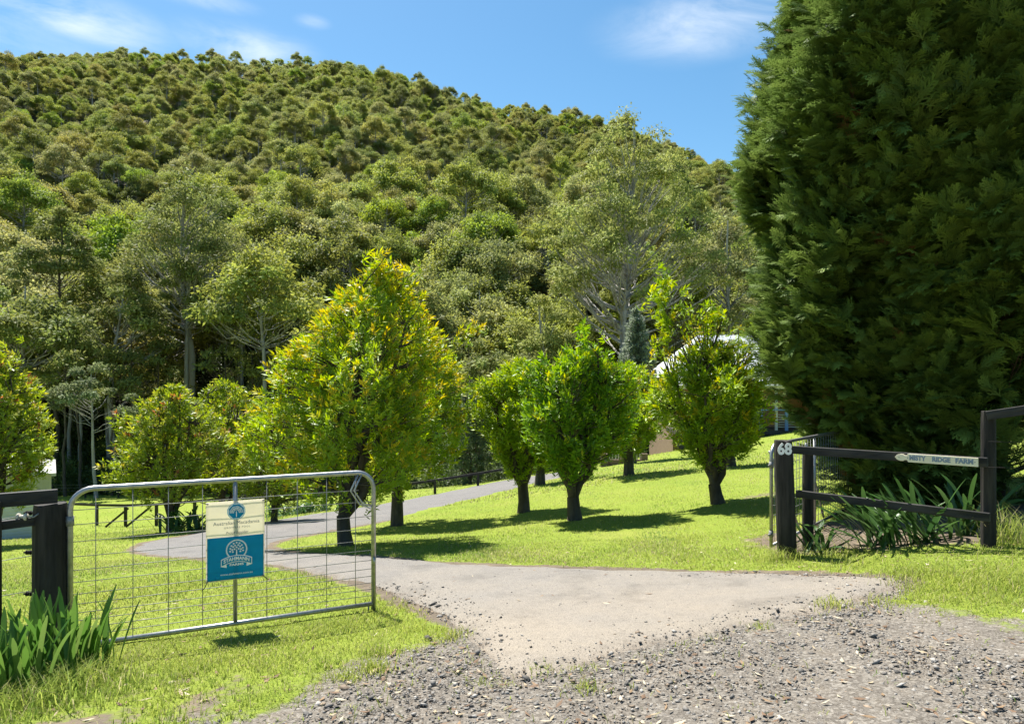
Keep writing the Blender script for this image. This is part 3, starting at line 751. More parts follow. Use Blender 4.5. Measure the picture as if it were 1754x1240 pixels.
# ------------------------------------------------------------------ garden trees
YEL = [(.55, .54, .025), (.62, .50, .025), (.48, .56, .026), (.58, .48, .03), (.55, .56, .03)]
LIME = [(.33, .50, .026), (.42, .52, .026), (.48, .50, .03)]
RED = [(.40, .17, .06), (.46, .40, .06), (.44, .47, .06), (.46, .44, .06), (.42, .46, .06), (.45, .47, .06), (.40, .45, .06)]
dome = [(0, .35), (.10, .7), (.3, .97), (.48, 1), (.64, .90), (.78, .66), (.9, .42), (1, .14)]
vase = [(0, .16), (.12, .42), (.3, .78), (.55, 1), (.75, .93), (.9, .62), (1, .25)]
garden_tree('garden_tree', 'tallest yellow tipped tree right behind the open wire gate', (592, 936, 10.6), 455, 762, 450, 862, 1, 1500, dome, tips=YEL, tipfrac=.55, trunk_r=.12, fork=.5, top_px=652, leafL=.125, leafW=.030, extra=((660, 455, 28, 14), (690, 480, 26, 16)))
garden_tree('garden_tree', 'yellow green tree with a single straight trunk beside the lane, behind the tallest one', (680, 902, 14.4), 585, 812, 515, 850, 2, 1150, dome, tips=YEL, tipfrac=.58, trunk_r=.13, fork=1.1, top_px=705, leafL=.13, extra=((808, 560, 14, 9), (790, 575, 16, 10)))
garden_tree('garden_tree', 'leftmost of the dense green trees on the mown bank', (897, 877, 14.6), 812, 975, 612, 826, 3, 760, vase, tips=LIME, tipfrac=.22, trunk_r=.13, fork=.6, top_px=885, leafL=.135, leafW=.036)
garden_tree('garden_tree', 'dense upright dark green tree in the middle of the mown bank', (985, 891, 12.4), 880, 1082, 585, 826, 4, 950, vase, tips=LIME, tipfrac=.25, trunk_r=.13, fork=.45, top_px=1000, leafL=.135, leafW=.036, green=(.120, .260, .020), green2=(.265, .450, .032), extra=((1005, 580, 22, 14),))
garden_tree('garden_tree', 'smaller tree with a slim trunk standing farther up the bank', (1077, 813, 19.8), 1000, 1150, 620, 790, 5, 520, vase, tips=YEL[:3], tipfrac=.3, trunk_r=.15, fork=.9, leafL=.16, leafW=.042)
garden_tree('garden_tree', 'multi stemmed tree with yellow shoots above its crown, nearest the numbered post', (1230, 862, 12.5), 1118, 1322, 582, 806, 6, 800, vase, tips=YEL[:3] + LIME, tipfrac=.34, trunk_r=.13, fork=.38, top_px=1225, leafL=.135, leafW=.036,
            extra=((1130, 488, 22, 18), (1140, 524, 30, 26), (1158, 556, 30, 20), (1202, 572, 26, 22), (1224, 540, 18, 18), (1268, 580, 26, 22), (1128, 590, 18, 10)))
garden_tree('garden_tree', 'dark tree half hidden behind the leftmost bank tree', (925, 826, 21.5), 880, 985, 640, 810, 7, 380, vase, tips=LIME, tipfrac=.15, trunk_r=.16, fork=.8, leafL=.17, leafW=.045)
garden_tree('garden_tree', 'tree mostly hidden behind the multi stemmed tree', (1252, 801, 19.0), 1200, 1300, 640, 780, 8, 300, vase, tips=LIME, tipfrac=.2, trunk_r=.15, fork=.9, leafL=.17, leafW=.045)
rnd = [(0, .45), (.12, .8), (.3, 1), (.5, .98), (.72, .8), (.9, .45), (1, .12)]
og, og2 = (.200, .285, .030), (.360, .460, .048)
garden_tree('garden_tree', 'rounded bushy tree with reddish new leaves behind the gate hinge end', (292, 912, 16.0), 195, 392, 655, 862, 9, 900, rnd, tips=RED, tipfrac=.30, trunk_r=.10, fork=.4, leafL=.12, leafW=.034, green=og, green2=og2)
garden_tree('garden_tree', 'bushy tree with fine dark stems behind the banner', (378, 898, 18.5), 300, 470, 645, 862, 10, 760, rnd, tips=RED, tipfrac=.22, trunk_r=.10, fork=.4, leafL=.125, leafW=.036, green=og, green2=og2)
garden_tree('garden_tree', 'olive bush with orange tips filling the gap before the tallest yellow tree', (470, 893, 17.0), 410, 545, 680, 872, 11, 560, rnd, tips=RED[2:] + YEL[:2], tipfrac=.34, trunk_r=.09, fork=.4, leafL=.125, leafW=.034, green=og, green2=og2)
garden_tree('garden_tree', 'red tipped bushy tree cut by the photo left edge above the shed', (-18, 935, 14.0), -110, 82, 592, 868, 12, 1000, rnd, tips=RED, tipfrac=.34, trunk_r=.11, fork=.4, leafL=.12, leafW=.034, green=og, green2=og2, extra=((84, 762, 12, 8), (20, 600, 24, 14)))
garden_tree('silver_tree', 'narrow silvery leaved tree between the bank trees and the tall gum', (1086, 800, 30), 1052, 1124, 515, 770, 13, 700, [(0, .5), (.3, 1), (.6, .85), (.85, .5), (1, .1)], trunk_r=.12, fork=.8, leafL=.16, leafW=.06, green=(.16, .20, .13), green2=(.28, .33, .24), depth=1)
garden_tree('round_shrub', 'rounded grey green shrub across the lane beyond the tall yellow trees', (806, 832, 41), 755, 852, 668, 830, 14, 520, rnd, trunk_r=.10, fork=.3, leafL=.24, leafW=.08, green=(.10, .14, .07), green2=(.16, .21, .11), depth=1, cat='shrub')

# ------------------------------------------------------------------ dark cypress on the right
def spray_template(seed):
    g = np.random.default_rng(seed); tri = []; nb_ = 15
    def add(a, d, L, w, z):
        d = np.array(d) / np.linalg.norm(d); s = np.array([-d[1], d[0], 0]) * w / 2; tri.append([a - s, a + s, a + d * L + np.array([0, 0, z])])
    add(np.zeros(3), (1, 0, 0), 1.0, .045, 0)
    for k in range(nb_):
        t = .05 + .93 * k / nb_; sd = 1 if k % 2 else -1
        L = (.42 * (1 - t) ** .8 + .12) * g.uniform(.75, 1.25); an = math.radians(g.uniform(22, 40)) * sd
        d = np.array([math.cos(an), math.sin(an), g.uniform(-.25, .2)]); a = np.array([t, 0, 0]); add(a, d, L, .055, -.02)
        for j in range(3):
            u = .25 + .24 * j; s2 = 1 if j % 2 else -1; a2 = an + s2 * math.radians(g.uniform(18, 34))
            add(a + d * L * u, (math.cos(a2), math.sin(a2), g.uniform(-.3, .2)), L * (.55 - .3 * u) + .03, .048, -.01)
    T = np.array(tri).reshape(-1, 3); T[:, 2] -= .20 * T[:, 0] ** 2; return T
TPL = [spray_template(k) for k in range(4)]
def bough_mesh(seed, n=95, m=7):
    """A leafy bough: x points out of the tree, z up. n plumes, each a branch end with seven sprays."""
    g = np.random.default_rng(seed)
    d = rdir(n, g); d[:, 0] = np.abs(d[:, 0]) * .9 - .25
    P = d * g.uniform(.45, 1.05, (n, 1)) * np.array([.62, .80, .95]); P[:, 2] += .25 * P[:, 0]
    A = unit(np.c_[np.full(n, .75), P[:, 1] * .75, .55 + P[:, 2] * .35] + g.normal(size=(n, 3)) * .32)
    PL = g.uniform(.40, .72, n); tone_p = g.uniform(0, 1, n)
    i = np.repeat(np.arange(n), m); f = np.tile(np.linspace(0, 1, m), n)
    side = unit(np.cross(A, np.array([0, 0, 1.0]))); upv = np.cross(side, A)
    sg = np.tile(np.array([1, -1, 1, -1, 1, -1, 0.0]), n)
    D = unit(A[i] + side[i] * (.75 * sg + g.normal(0, .18, n * m))[:, None] + upv[i] * g.normal(.05, .28, (n * m, 1)))
    P2 = P[i] + A[i] * (PL[i] * (f - .75) * .8)[:, None]
    L = g.uniform(.20, .36, n * m) * (1.1 - .25 * f)
    U = unit(upv[i] + g.normal(size=(n * m, 3)) * .38); S = unit(np.cross(U, D)); U = np.cross(D, S)
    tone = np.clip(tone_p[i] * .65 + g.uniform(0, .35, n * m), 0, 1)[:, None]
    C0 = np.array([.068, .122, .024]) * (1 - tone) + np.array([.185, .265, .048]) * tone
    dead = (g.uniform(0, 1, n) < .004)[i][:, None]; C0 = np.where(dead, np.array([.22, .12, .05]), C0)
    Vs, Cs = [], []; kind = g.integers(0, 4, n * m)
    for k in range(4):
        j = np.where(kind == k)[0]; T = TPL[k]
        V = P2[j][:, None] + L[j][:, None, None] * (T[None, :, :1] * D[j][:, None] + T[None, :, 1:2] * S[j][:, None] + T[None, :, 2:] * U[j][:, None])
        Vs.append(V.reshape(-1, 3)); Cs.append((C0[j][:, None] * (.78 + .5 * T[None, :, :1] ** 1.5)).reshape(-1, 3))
    V = np.concatenate(Vs)
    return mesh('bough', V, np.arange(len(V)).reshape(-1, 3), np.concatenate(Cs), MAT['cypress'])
def cypress(name, label, x, y, R, h, seed):
    g = np.random.default_rng(seed); z0 = h1(x, y); root = empty(name, (x, y, z0 - .05), 0, label, 'tree')
    pt = np.array([0, .02, .05, .10, .15, .25, .40, .58, .70, .85, 1]); pr = np.array([.35, .50, .66, .78, .86, .97, 1.04, 1.08, 1.04, .76, .12])
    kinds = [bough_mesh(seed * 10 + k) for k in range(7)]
    k = 0; tt = .028
    while tt < .97:
        rr = R * float(np.interp(tt, pt, pr)); cnt = max(4, int(round(2 * math.pi * rr / 1.02)))
        for q in range(cnt):
            for ring in (0, 1):
                if ring and q % 2: continue
                a = 2 * math.pi * (q + .5 * (k % 2)) / cnt + g.uniform(-.16, .16); t = tt + g.uniform(-.02, .02)
                if t < .25 and .82 * math.cos(a) - .57 * math.sin(a) > (-.08 + 1.0 * t if math.sin(a) < 0 else -.6) and g.uniform() < .96: continue       # open low on the right: bare boughs
                lump = 1 + .11 * math.sin(4 * a + 9 * t) + .08 * math.sin(7 * a - 13 * t + 1) + g.uniform(-.10, .07)
                r = (rr * lump - .55) * (1 if not ring else .60)
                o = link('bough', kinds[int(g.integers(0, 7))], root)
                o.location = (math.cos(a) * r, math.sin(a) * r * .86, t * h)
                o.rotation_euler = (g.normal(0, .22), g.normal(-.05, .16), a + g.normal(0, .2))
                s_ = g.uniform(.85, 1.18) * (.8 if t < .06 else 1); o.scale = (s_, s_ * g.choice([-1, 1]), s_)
        tt += .074 if tt > .06 else .05; k += 1
    paths = []
    for k in range(7):
        an = k * .9 + .3; bx_, by_ = math.cos(an) * .16, math.sin(an) * .16; top = np.array([math.cos(an) * R * .30, math.sin(an) * R * .25, h * g.uniform(.6, .9)])
        p = [np.array([bx_, by_, -.1]), np.array([bx_ * 1.5, by_ * 1.5, .9]), np.array([bx_ * 2.4, by_ * 2.4, h * .3]), top]
        rr = g.uniform(.06, .11); paths.append((p, [rr * 1.3, rr, rr * .75, .015]))
    for k in range(95):
        an = g.uniform(0, 6.28); tt = g.uniform(.06, .85); e = np.array([math.cos(an) * R * float(np.interp(tt, pt, pr)) * .85, math.sin(an) * R * float(np.interp(tt, pt, pr)) * .7, tt * h])
        if tt < .3 and k % 2: an = g.uniform(-1.2, .9); e = np.array([math.cos(an) * R * .95, math.sin(an) * R * .7, tt * h + .8])
        s0 = np.array([math.cos(an) * .25, math.sin(an) * .25, max(.12, tt * h * .72 - .3)]); p = curve_to(s0, e, -.08, g, 5); rr = g.uniform(.018, .045)
        paths.append((p, [rr * (1 - .8 * j / 5) for j in range(6)]))
        for _ in range(4):
            m = p[int(g.integers(2, 5))]; paths.append((curve_to(m, m + (e - s0) * g.uniform(.15, .35) + rdir(1, g)[0] * .35, -.05, g, 3), [.010, .008, .006, .003]))
    link('trunk', branch_mesh(paths, name + '_trunk', MAT['bark_red'], 7), root)
    return root
cypress('cypress_tree', 'huge dark feathery cypress towering over the signed rail at the right', 6.75, 9.8, 2.90, 10.2, 71)

# ------------------------------------------------------------------ gates
def text_mesh(s, size, mat, bold=0.0, extrude=0.0006, width=None, shear=0.0, spacing=1.0):
    """Lettering as a flat mesh in the x-z plane, centred, facing -y."""
    cu = bpy.data.curves.new('lettering', 'FONT'); cu.body = s; cu.size = size; cu.extrude = extrude; cu.offset = bold
    cu.align_x, cu.align_y = 'CENTER', 'CENTER'; cu.shear = shear; cu.space_character = spacing; cu.resolution_u = 3
    o = bpy.data.objects.new('lettering', cu); COL.objects.link(o)
    dg = bpy.context.evaluated_depsgraph_get(); me = bpy.data.meshes.new_from_object(o.evaluated_get(dg))
    bpy.data.objects.remove(o)
    v = np.empty(len(me.vertices) * 3, np.float32); me.vertices.foreach_get('co', v); v = v.reshape(-1, 3)
    if width: v[:, 0] *= width / max(np.ptp(v[:, 0]), 1e-6)
    v = np.c_[v[:, 0], -v[:, 2], v[:, 1]].astype(np.float32); me.vertices.foreach_set('co', v.ravel())
    me.materials.clear(); me.materials.append(mat); me.update(); return me
def lettering(parent, s, size, mat, x, y, z, name='lettering', **kw):
    o = link(name, text_mesh(s, size, mat, **kw), parent); o.location = (x, y, z); return o

def arc(cx, cz, r, a0, a1, n=7): return [(cx + r * math.cos(math.radians(a0 + (a1 - a0) * i / n)), 0, cz + r * math.sin(math.radians(a0 + (a1 - a0) * i / n))) for i in range(n + 1)]
def wire_gate(label, p0, p1, hgt, hwires, vwires, r=.0205, latch=True, brace=False):
    p0, p1 = Vector(p0), Vector(p1); d = p1 - p0; L = d.length
    root = empty('farm_gate', p0, math.atan2(d.y, d.x), label, 'gate', 'wire mesh gates of the entrance')
    c = .15
    path = [(0, 0, -.0)] + arc(c, hgt - c, c, 180, 90) + arc(L - c, hgt - c, c, 90, 0) + [(L, 0, -.055)]
    MB().tube(path, r, 12).build('frame', MAT['galv'], root, True)
    MB().tube([(0, 0, .0), (L, 0, .0)], r * .93, 12).build('bottom_rail', MAT['galv'], root, True)
    MB().tube([(L * .5, 0, 0), (L * .5, 0, hgt)], r * .82, 12).build('stile', MAT['galv'], root, True)
    for f in hwires:
        e = .022 + (.0 if f > .2 else .10 * (1 - f / .2))
        z = hgt * (1 - f)
        sag = random.uniform(-.004, .004)
        MB().tube([(.0 if f > .1 else .1, 0, z), (L * .25, .002, z + sag), (L * .5, .0, z), (L * .75, .002, z - sag), (L if f > .2 else L - .13, 0, z)], .0030, 5).build('wire', MAT['galv_dull'], root, True)
    for f in vwires:
        MB().tube([(L * f, .004, 0), (L * f + random.uniform(-.003, .003), .004, hgt * .5), (L * f, .004, hgt)], .0030, 5).build('wire', MAT['galv_dull'], root, True)
    if latch:
        k = MB(); k.tube([(L - .135, -.012, hgt - .012), (L - .205, -.02, hgt - .15), (L - .13, -.022, hgt - .27), (L - .03, -.02, hgt - .315), (L - .022, -.02, hgt - .29)], .0075, 6)
        k.tube([(L - .105, -.012, hgt - .012), (L - .175, -.02, hgt - .15), (L - .10, -.022, hgt - .27), (L - .022, -.02, hgt - .29)], .0075, 6); k.build('latch', MAT['galv'], root, True)
        MB().tube([(L, -.03, .34), (L, -.03, .41)], .012, 8).build('catch', MAT['galv'], root, True)
        MB().tube([(L - .045, 0, 0.0), (L - .045, 0, -.16)], .006, 6).build('drop_bolt', MAT['galv_dull'], root, True)
    if brace:
        MB().tube([(.03, .03, hgt * .93), (L * .34, .03, .02)], .015, 8).build('brace', MAT['galv'], root, True)
        MB().tube([(L * .66, .03, .02), (L * .42, .03, hgt * .93)], .015, 8).build('brace', MAT['galv'], root, True)
    for z in (hgt * .80, hgt * .12):
        b = MB(); b.tube([(0, 0, z - .035), (0, 0, z + .035)], r * 1.3, 12); b.tube([(-.02, 0, z), (-.075, 0, z)], .011, 8); b.build('hinge', MAT['galv_dull'], root, True)
    return root
HW = (.133, .225, .335, .43, .517, .594, .67, .734, .79, .84, .888, .937)
GP0, GP1 = Vector((-3.235, 5.0, -.305)), Vector((-1.210, 5.97, -.318))
g_left = wire_gate('open galvanised wire gate with a round cornered tube frame, carrying the banner', GP0, GP1, 1.150, HW, (.072, .179, .287, .394, .607, .714, .821, .93))
GDIR = (GP1 - GP0).normalized(); GL = (GP1 - GP0).length; GA = math.atan2(GDIR.y, GDIR.x)
q0, q1 = at(1321, 935, 7.62), at(1452, 869, 9.86)
q1.z = q0.z
g_right = wire_gate('half hidden galvanised gate swung back behind the numbered post', q0, q1, 1.13, tuple(.12 + .88 * i / 9 for i in range(9)), tuple(.035 * i for i in range(1, 28)), r=.019, latch=False, brace=True)

# banner tied to the gate
def on_gate(px):
    k = (px - CX) / F; s = (k * GP0.y - GP0.x) / ((GP1.x - GP0.x) - k * (GP1.y - GP0.y)); return s
s0, s1 = on_gate(352.5), on_gate(452.5)
yb = GP0.y + (GP1.y - GP0.y) * s0
bw = (s1 - s0) * GL; zb = EYE - (997 - HY) / F * yb; bh = (EYE - (860 - HY) / F * yb) - zb
nrm = Vector((GDIR.y, -GDIR.x, 0))
ban = empty('banner', GP0 + GDIR * (s0 * GL) + nrm * .026, GA, 'cream and blue supplier banner with tree emblems tied to the wire gate', 'banner')
ban.location.z = zb
def sheet(x0, x1, z0, z1, y, th, nx=16, nz=22, wav=.004):
    def w(x, z): return y + wav * (math.sin(x * 13 + z * 4) * .5 + math.sin(z * 31 + x * 3) * .35) * (0.3 + math.sin(math.pi * (x - 0) / bw))
    V, Fc = [], []
    for side in (0, 1):
        for j in range(nz + 1):
            for i in range(nx + 1):
                x, z = x0 + (x1 - x0) * i / nx, z0 + (z1 - z0) * j / nz; V.append((x, w(x, z) + side * th, z))
    o = (nx + 1) * (nz + 1)
    for j in range(nz):
        for i in range(nx):
            a = j * (nx + 1) + i; Fc += [(a, a + 1, a + nx + 2, a + nx + 1), (o + a, o + a + nx + 1, o + a + nx + 2, o + a + 1)]
    per = [i for i in range(nx + 1)] + [(j + 1) * (nx + 1) + nx for j in range(nz)] + [nz * (nx + 1) + i for i in range(nx - 1, -1, -1)] + [j * (nx + 1) for j in range(nz - 1, 0, -1)]
    for k in range(len(per)): a, b = per[k], per[(k + 1) % len(per)]; Fc.append((a, a + o, b + o, b))
    return MB().add(V, Fc)
sheet(0, bw, 0, bh, 0, .003).build('cloth', MAT['cream'], ban, True)
blue_h = bh * .55
sheet(bw * .02, bw * .985, bh * .012, blue_h, -.0025, .0018).build('blue_panel', MAT['blue'], ban, True)
YF = -.0078          # prints stand just proud of the waving cloth
def flat(polys, name, mat, y=YF, th=.0012, parent=ban):
    b = MB()
    for p in polys:
        n = len(p); b.add([(x, y, z) for x, z in p] + [(x, y + th, z) for x, z in p], [tuple(range(n))] + [(i, i + n, (i + 1) % n + n, (i + 1) % n) for i in range(n)])
    return b.build(name, mat, parent)
def ngon(cx, cz, r, n, a0=0, wob=0): return [(cx + r * (1 + wob * math.sin(3 * k)) * math.cos(a0 + 2 * math.pi * k / n), cz + r * (1 + wob * math.sin(3 * k)) * math.sin(a0 + 2 * math.pi * k / n)) for k in range(n)]
def petal(cx, cz, a, L, w):
    c, s = math.cos(a), math.sin(a); return [(cx, cz), (cx + c * L * .5 - s * w, cz + s * L * .5 + c * w), (cx + c * L, cz + s * L), (cx + c * L * .5 + s * w, cz + s * L * .5 - c * w)]
# octagon emblem with a leafy tree
ex, ez, er = bw * .51, bh * .868, bw * .142
flat([ngon(ex, ez, er * 1.10, 16, .2)], 'emblem_rim', MAT['blue'], YF, .0012)
flat([ngon(ex, ez, er * 1.04, 16, .2)], 'emblem_ring', MAT['cream_ink'], YF - .0013, .0012)
flat([ngon(ex, ez, er * .97, 8, .39)], 'emblem_disc', MAT['blue'], YF - .0026, .0012)
lv = [[(ex - .002, ez - er * .72), (ex + .004, ez - er * .72), (ex + .003, ez), (ex - .003, ez)]]
for k in range(9):
    a = math.pi * (.02 + .96 * k / 8)
    for rr in (.28, .48, .68):
        x, z = ex + er * rr * math.cos(a) * .95, ez - er * .12 + er * rr * math.sin(a) * .95
        lv.append(petal(x, z, a + (.6 if k % 2 else -.6), er * .24, er * .055)); lv.append(petal(x, z, a + (-.7 if k % 2 else .7), er * .2, er * .05))
flat(lv, 'emblem_tree', MAT['cream_ink'], YF - .0039, .0012)
lettering(ban, 'Australian Macadamia', .040, MAT['grey_ink'], bw * .515, YF, bh * .723, width=bw * .79)
lettering(ban, 'GROWERS POOL', .020, MAT['grey_ink'], bw * .525, YF, bh * .665, width=bw * .45, spacing=1.3)
lettering(ban, 'Proud Supplier', .030, MAT['grey_ink'], bw * .52, YF, bh * .600, width=bw * .385, shear=.25)
# toothed ring, tree of stars, ribbon
cx_, cz_, cr_ = bw * .515, bh * .385, bw * .178
pol = []
for k in range(40):
    a = math.radians(-48 + 276 * k / 39)
    pol.append([(cx_ + cr_ * r * math.cos(a + da), cz_ + cr_ * r * math.sin(a + da)) for r, da in ((.90, -.052), (.99, -.052), (1.06, 0), (.99, .052), (.90, .052))])
flat(pol, 'gear_ring', MAT['cream_ink'])
st = [[(cx_ - .005, cz_ - cr_ * .62), (cx_ + .005, cz_ - cr_ * .62), (cx_ + .003, cz_ - .0), (cx_ - .003, cz_ - .0)]]
for k, (ax, az) in enumerate([(0, .70), (-.28, .62), (.28, .62), (-.5, .4), (.5, .4), (-.14, .42), (.15, .44), (-.33, .28), (.33, .28), (0, .22), (-.6, .12), (.6, .12), (-.42, .0), (.42, 0), (-.2, .05), (.2, .05), (-.62, -.16), (.62, -.16), (-.36, -.22), (.36, -.22)]):
    pz = [(cx_ + cr_ * ax + cr_ * (.13 if j % 2 == 0 else .055) * math.cos(math.pi / 2 + j * math.pi / 5 + k), cz_ + cr_ * az + cr_ * (.13 if j % 2 == 0 else .055) * math.sin(math.pi / 2 + j * math.pi / 5 + k)) for j in range(10)]
    st.append(pz)
flat(st, 'emblem_tree', MAT['cream_ink'])
def ribbon(g0, h0, h1_, n=14): # arched band
    up, lo = [], []
    for i in range(n + 1):
        t = -1 + 2 * i / n; x = cx_ + t * bw * (.265 + g0); z = bh * .268 - bh * .045 * t * t
        up.append((x, z + h1_)); lo.append((x, z - h0))
    return lo + up[::-1]
flat([[(cx_ - bw * .27, bh * .185), (cx_ - bw * .17, bh * .165), (cx_ - bw * .17, bh * .20), (cx_ - bw * .25, bh * .225)], [(cx_ + bw * .27, bh * .185), (cx_ + bw * .25, bh * .225), (cx_ + bw * .17, bh * .20), (cx_ + bw * .17, bh * .165)]], 'ribbon_tails', MAT['cream_ink'])
flat([ribbon(0, bh * .040, bh * .048)], 'ribbon_edge', MAT['cream_ink'], YF - .0013)
flat([ribbon(-.013, bh * .031, bh * .039)], 'ribbon', MAT['blue'], YF - .0026)
me = text_mesh('STAHMANN', .040, MAT['cream_ink'], bold=.0012, width=bw * .44)
v = np.empty(len(me.vertices) * 3, np.float32); me.vertices.foreach_get('co', v); v = v.reshape(-1, 3); v[:, 2] -= bh * .045 * (v[:, 0] / (bw * .265)) ** 2; me.vertices.foreach_set('co', v.ravel()); me.update()
o = link('lettering', me, ban); o.location = (cx_, YF - .0039, bh * .272)
lettering(ban, 'FARMS', .024, MAT['cream_ink'], cx_, YF, bh * .196, width=bw * .24, bold=.0008)
lettering(ban, 'www.stahmann.com.au', .024, MAT['cream_ink'], cx_, YF, bh * .082, width=bw * .55, shear=.1)
for (x, z, dx, dz) in ((.012, bh - .012, -.05, .012), (bw - .012, bh - .012, .05, .010), (.010, .012, -.035, -.075), (bw - .012, .012, .05, -.05)):
    MB().tube([(x, -.010, z), (x + dx * .5, -.004, z + dz * .6), (x + dx, .030, z + dz)], .0032, 5).build('tie', MAT['rope'], ban, True)
    MB().tube([(x, -.012, z), (x, -.004, z)], .007, 8).build('eyelet', MAT['galv_dull'], ban, True)

# ------------------------------------------------------------------ posts and rails
def log_post(name, mat, x, y, zb, zt, r, parent=None, sides=20, seed=0, lean=(0, 0), chamfer=.02, split=True):
    g = np.random.default_rng(seed); n = sides; b = MB(); rows = 12; V = []; Fc = []
    wob = g.normal(0, .018, n); 
    for j in range(rows + 1):
        t = j / rows; z = zb + (zt - zb) * t
        for i in range(n):
            a = 2 * math.pi * i / n; rr = r * (1 + wob[i] + g.normal(0, .006)) * (1.03 - .05 * t)
            if split and i % 7 == 3: rr *= .965
            if j == rows: rr *= .93
            V.append((x + lean[0] * t + rr * math.cos(a), y + lean[1] * t + rr * math.sin(a), z - (.012 if j == rows - 0 and i % 5 == 0 else 0)))
    for j in range(rows):
        for i in range(n): Fc.append((j * n + i, j * n + (i + 1) % n, (j + 1) * n + (i + 1) % n, (j + 1) * n + i))
    Fc.append(tuple(rows * n + i for i in range(n)))
    return b.add(V, Fc).build(name, mat, parent)
def post_at(px, py_top, y, r, name, label, seed, lean=(0, 0), parent=None, mat='black_wood'):
    x = (px - CX) / F * y; zt = EYE - (py_top - HY) / F * y
    if parent is None:
        root = empty(name, (x, y, h1(x, y)), 0, label, 'post')
        log_post('shaft', MAT[mat], 0, 0, -.3, zt - h1(x, y), r, root, seed=seed, lean=lean); return root
    return log_post(name, MAT[mat], x, y, h1(x, y) - .3, zt, r, parent, seed=seed, lean=lean)
lp = post_at(86, 862, 4.98, .113, 'gate_post', 'thick split black timber post hinging the bannered gate', 1)
for z, yy in ((.985, -.10), (.70, -.10), (.40, -.1), (.16, -.1)):   # insulators on its outer side
    k = MB()
    for i in range(3): k.tube([(-.118 - .014 * i, -.03, z + .03), (-.124 - .014 * i, -.03, z + .03)], .017 - .002 * (i % 2), 8)
    k.tube([(-.10, -.03, z + .03), (-.17, -.03, z + .03)], .008, 6); k.build('insulator', MAT['rope'], lp, True)
st_ = empty('wire_strainer', at(38, 885, 4.85), 0, 'pale reel shaped wire strainer beside the left gate post', 'strainer')
k = MB(); k.tube([(-.03, 0, .0), (-.022, 0, .0)], .026, 12); k.tube([(-.022, 0, 0), (.022, 0, 0)], .013, 10); k.tube([(.022, 0, 0), (.03, 0, 0)], .026, 12); k.build('reel', MAT['porcelain'], st_, True)
MB().tube([(.03, 0, 0), (.075, .01, -.004), (.10, .03, .02)], .006, 6).build('hook', MAT['galv_dull'], st_, True)
MB().tube([(-.03, 0, 0), (-.35, -.1, -.045)], .0028, 5).build('wire', MAT['galv_dull'], st_, True)
lf = empty('rail_fence', (-3.9, 4.4, h1(-3.9, 4.4)), 0, 'black timber rail fence running to the camera left of the gate', 'fence')
o0 = lf.location
def rail(a, b, w, h, parent, mat='black_rail'):
    a, b = Vector(a) - parent.location, Vector(b) - parent.location
    L = (b - a).length; o = MB().box(0, L, -w / 2, w / 2, -h / 2, h / 2).build('rail', MAT[mat], parent, bevel=.006)
    o.location = a; o.rotation_euler = (b - a).to_track_quat('X', 'Z').to_euler(); return o
p_end = at(99, 849, 4.97); rail(at(-190, 872, 4.45), p_end, .05, .098, lf)
rail(at(60, 892, 4.9), at(-190, 925, 4.42), .045, .062, lf)
x_, y_ = (-12 - CX) / F * 4.72, 4.72
log_post('post', MAT['black_wood'], x_ - o0.x, y_ - o0.y, -.35, at(-12, 860, 4.72).z - o0.z, .05, lf, seed=5)
for py in (950, 1010, 1070):
    MB().tube([at(62, py, 4.92) - o0, at(-140, py + 36, 4.5) - o0], .0026, 5).build('wire', MAT['galv_dull'], lf, True)

np_ = post_at(1350, 754, 7.35, .100, 'numbered_post', 'thick black timber post bearing the white house number 68', 2, lean=(-.055, 0))
pz = at(1337, 768, 7.35); tz = pz.z - np_.location.z
num = lettering(np_, '68', .165, MAT['white_num'], pz.x - np_.location.x, -.112, tz, name='house_number', bold=.006, width=.152, extrude=.002)
rf = empty('rail_fence', (4.0, 7.0, h1(4.0, 7.0)), 0, 'black two rail timber fence in front of the cypress, from the numbered post rightward', 'fence')
o1 = rf.location
for (px, pt_, y, r, sd) in ((1384, 768, 7.66, .058, 11), (1693, 704, 6.42, .062, 12)):
    x = (px - CX) / F * y; log_post('post', MAT['black_wood'], x - o1.x, y - o1.y, h1(x, y) - o1.z - .3, at(px, pt_, y).z - o1.z, r, rf, seed=sd)
rail(at(1358, 770, 7.58), at(1692, 792, 6.30), .045, .088, rf)
rail(at(1364, 845, 7.58), at(1696, 886, 6.30), .045, .080, rf)
rail(at(1690, 712, 6.36), at(1960, 672, 5.7), .045, .085, rf)
for py in (756, 800): MB().tube([at(1693, py, 6.33) - o1, at(1960, py + 8, 5.7) - o1], .0024, 5).build('wire', MAT['rope'], rf, True)

# name board on the upper rail
RA, RB = at(1358, 770, 7.58), at(1692, 792, 6.30)
def on_rail(px):
    k = (px - CX) / F; s = (k * RA.y - RA.x) / ((RB.x - RA.x) - k * (RB.y - RA.y)); return RA + (RB - RA) * s
a_, b_ = on_rail(1536), on_rail(1678)
nd = (b_ - a_); nl_ = nd.length; hn = Vector((nd.x, nd.y, 0)).normalized(); nv = Vector((hn.y, -hn.x, 0))
nbd = empty('name_board', a_ + nv * .045, 0, 'cream pointed name board lettered in grey blue on the upper rail', 'sign')
nbd.rotation_euler = nd.to_track_quat('X', 'Z').to_euler()
hw = .041
outl = [(0, 0), (.02, .024), (.05, hw * .82), (.075, hw * .8), (.088, hw * .55), (.108, hw * .55), (.118, hw), (nl_, hw), (nl_, -hw), (.118, -hw), (.108, -hw * .55), (.088, -hw * .55), (.075, -hw * .8), (.05, -hw * .82), (.02, -.024)]
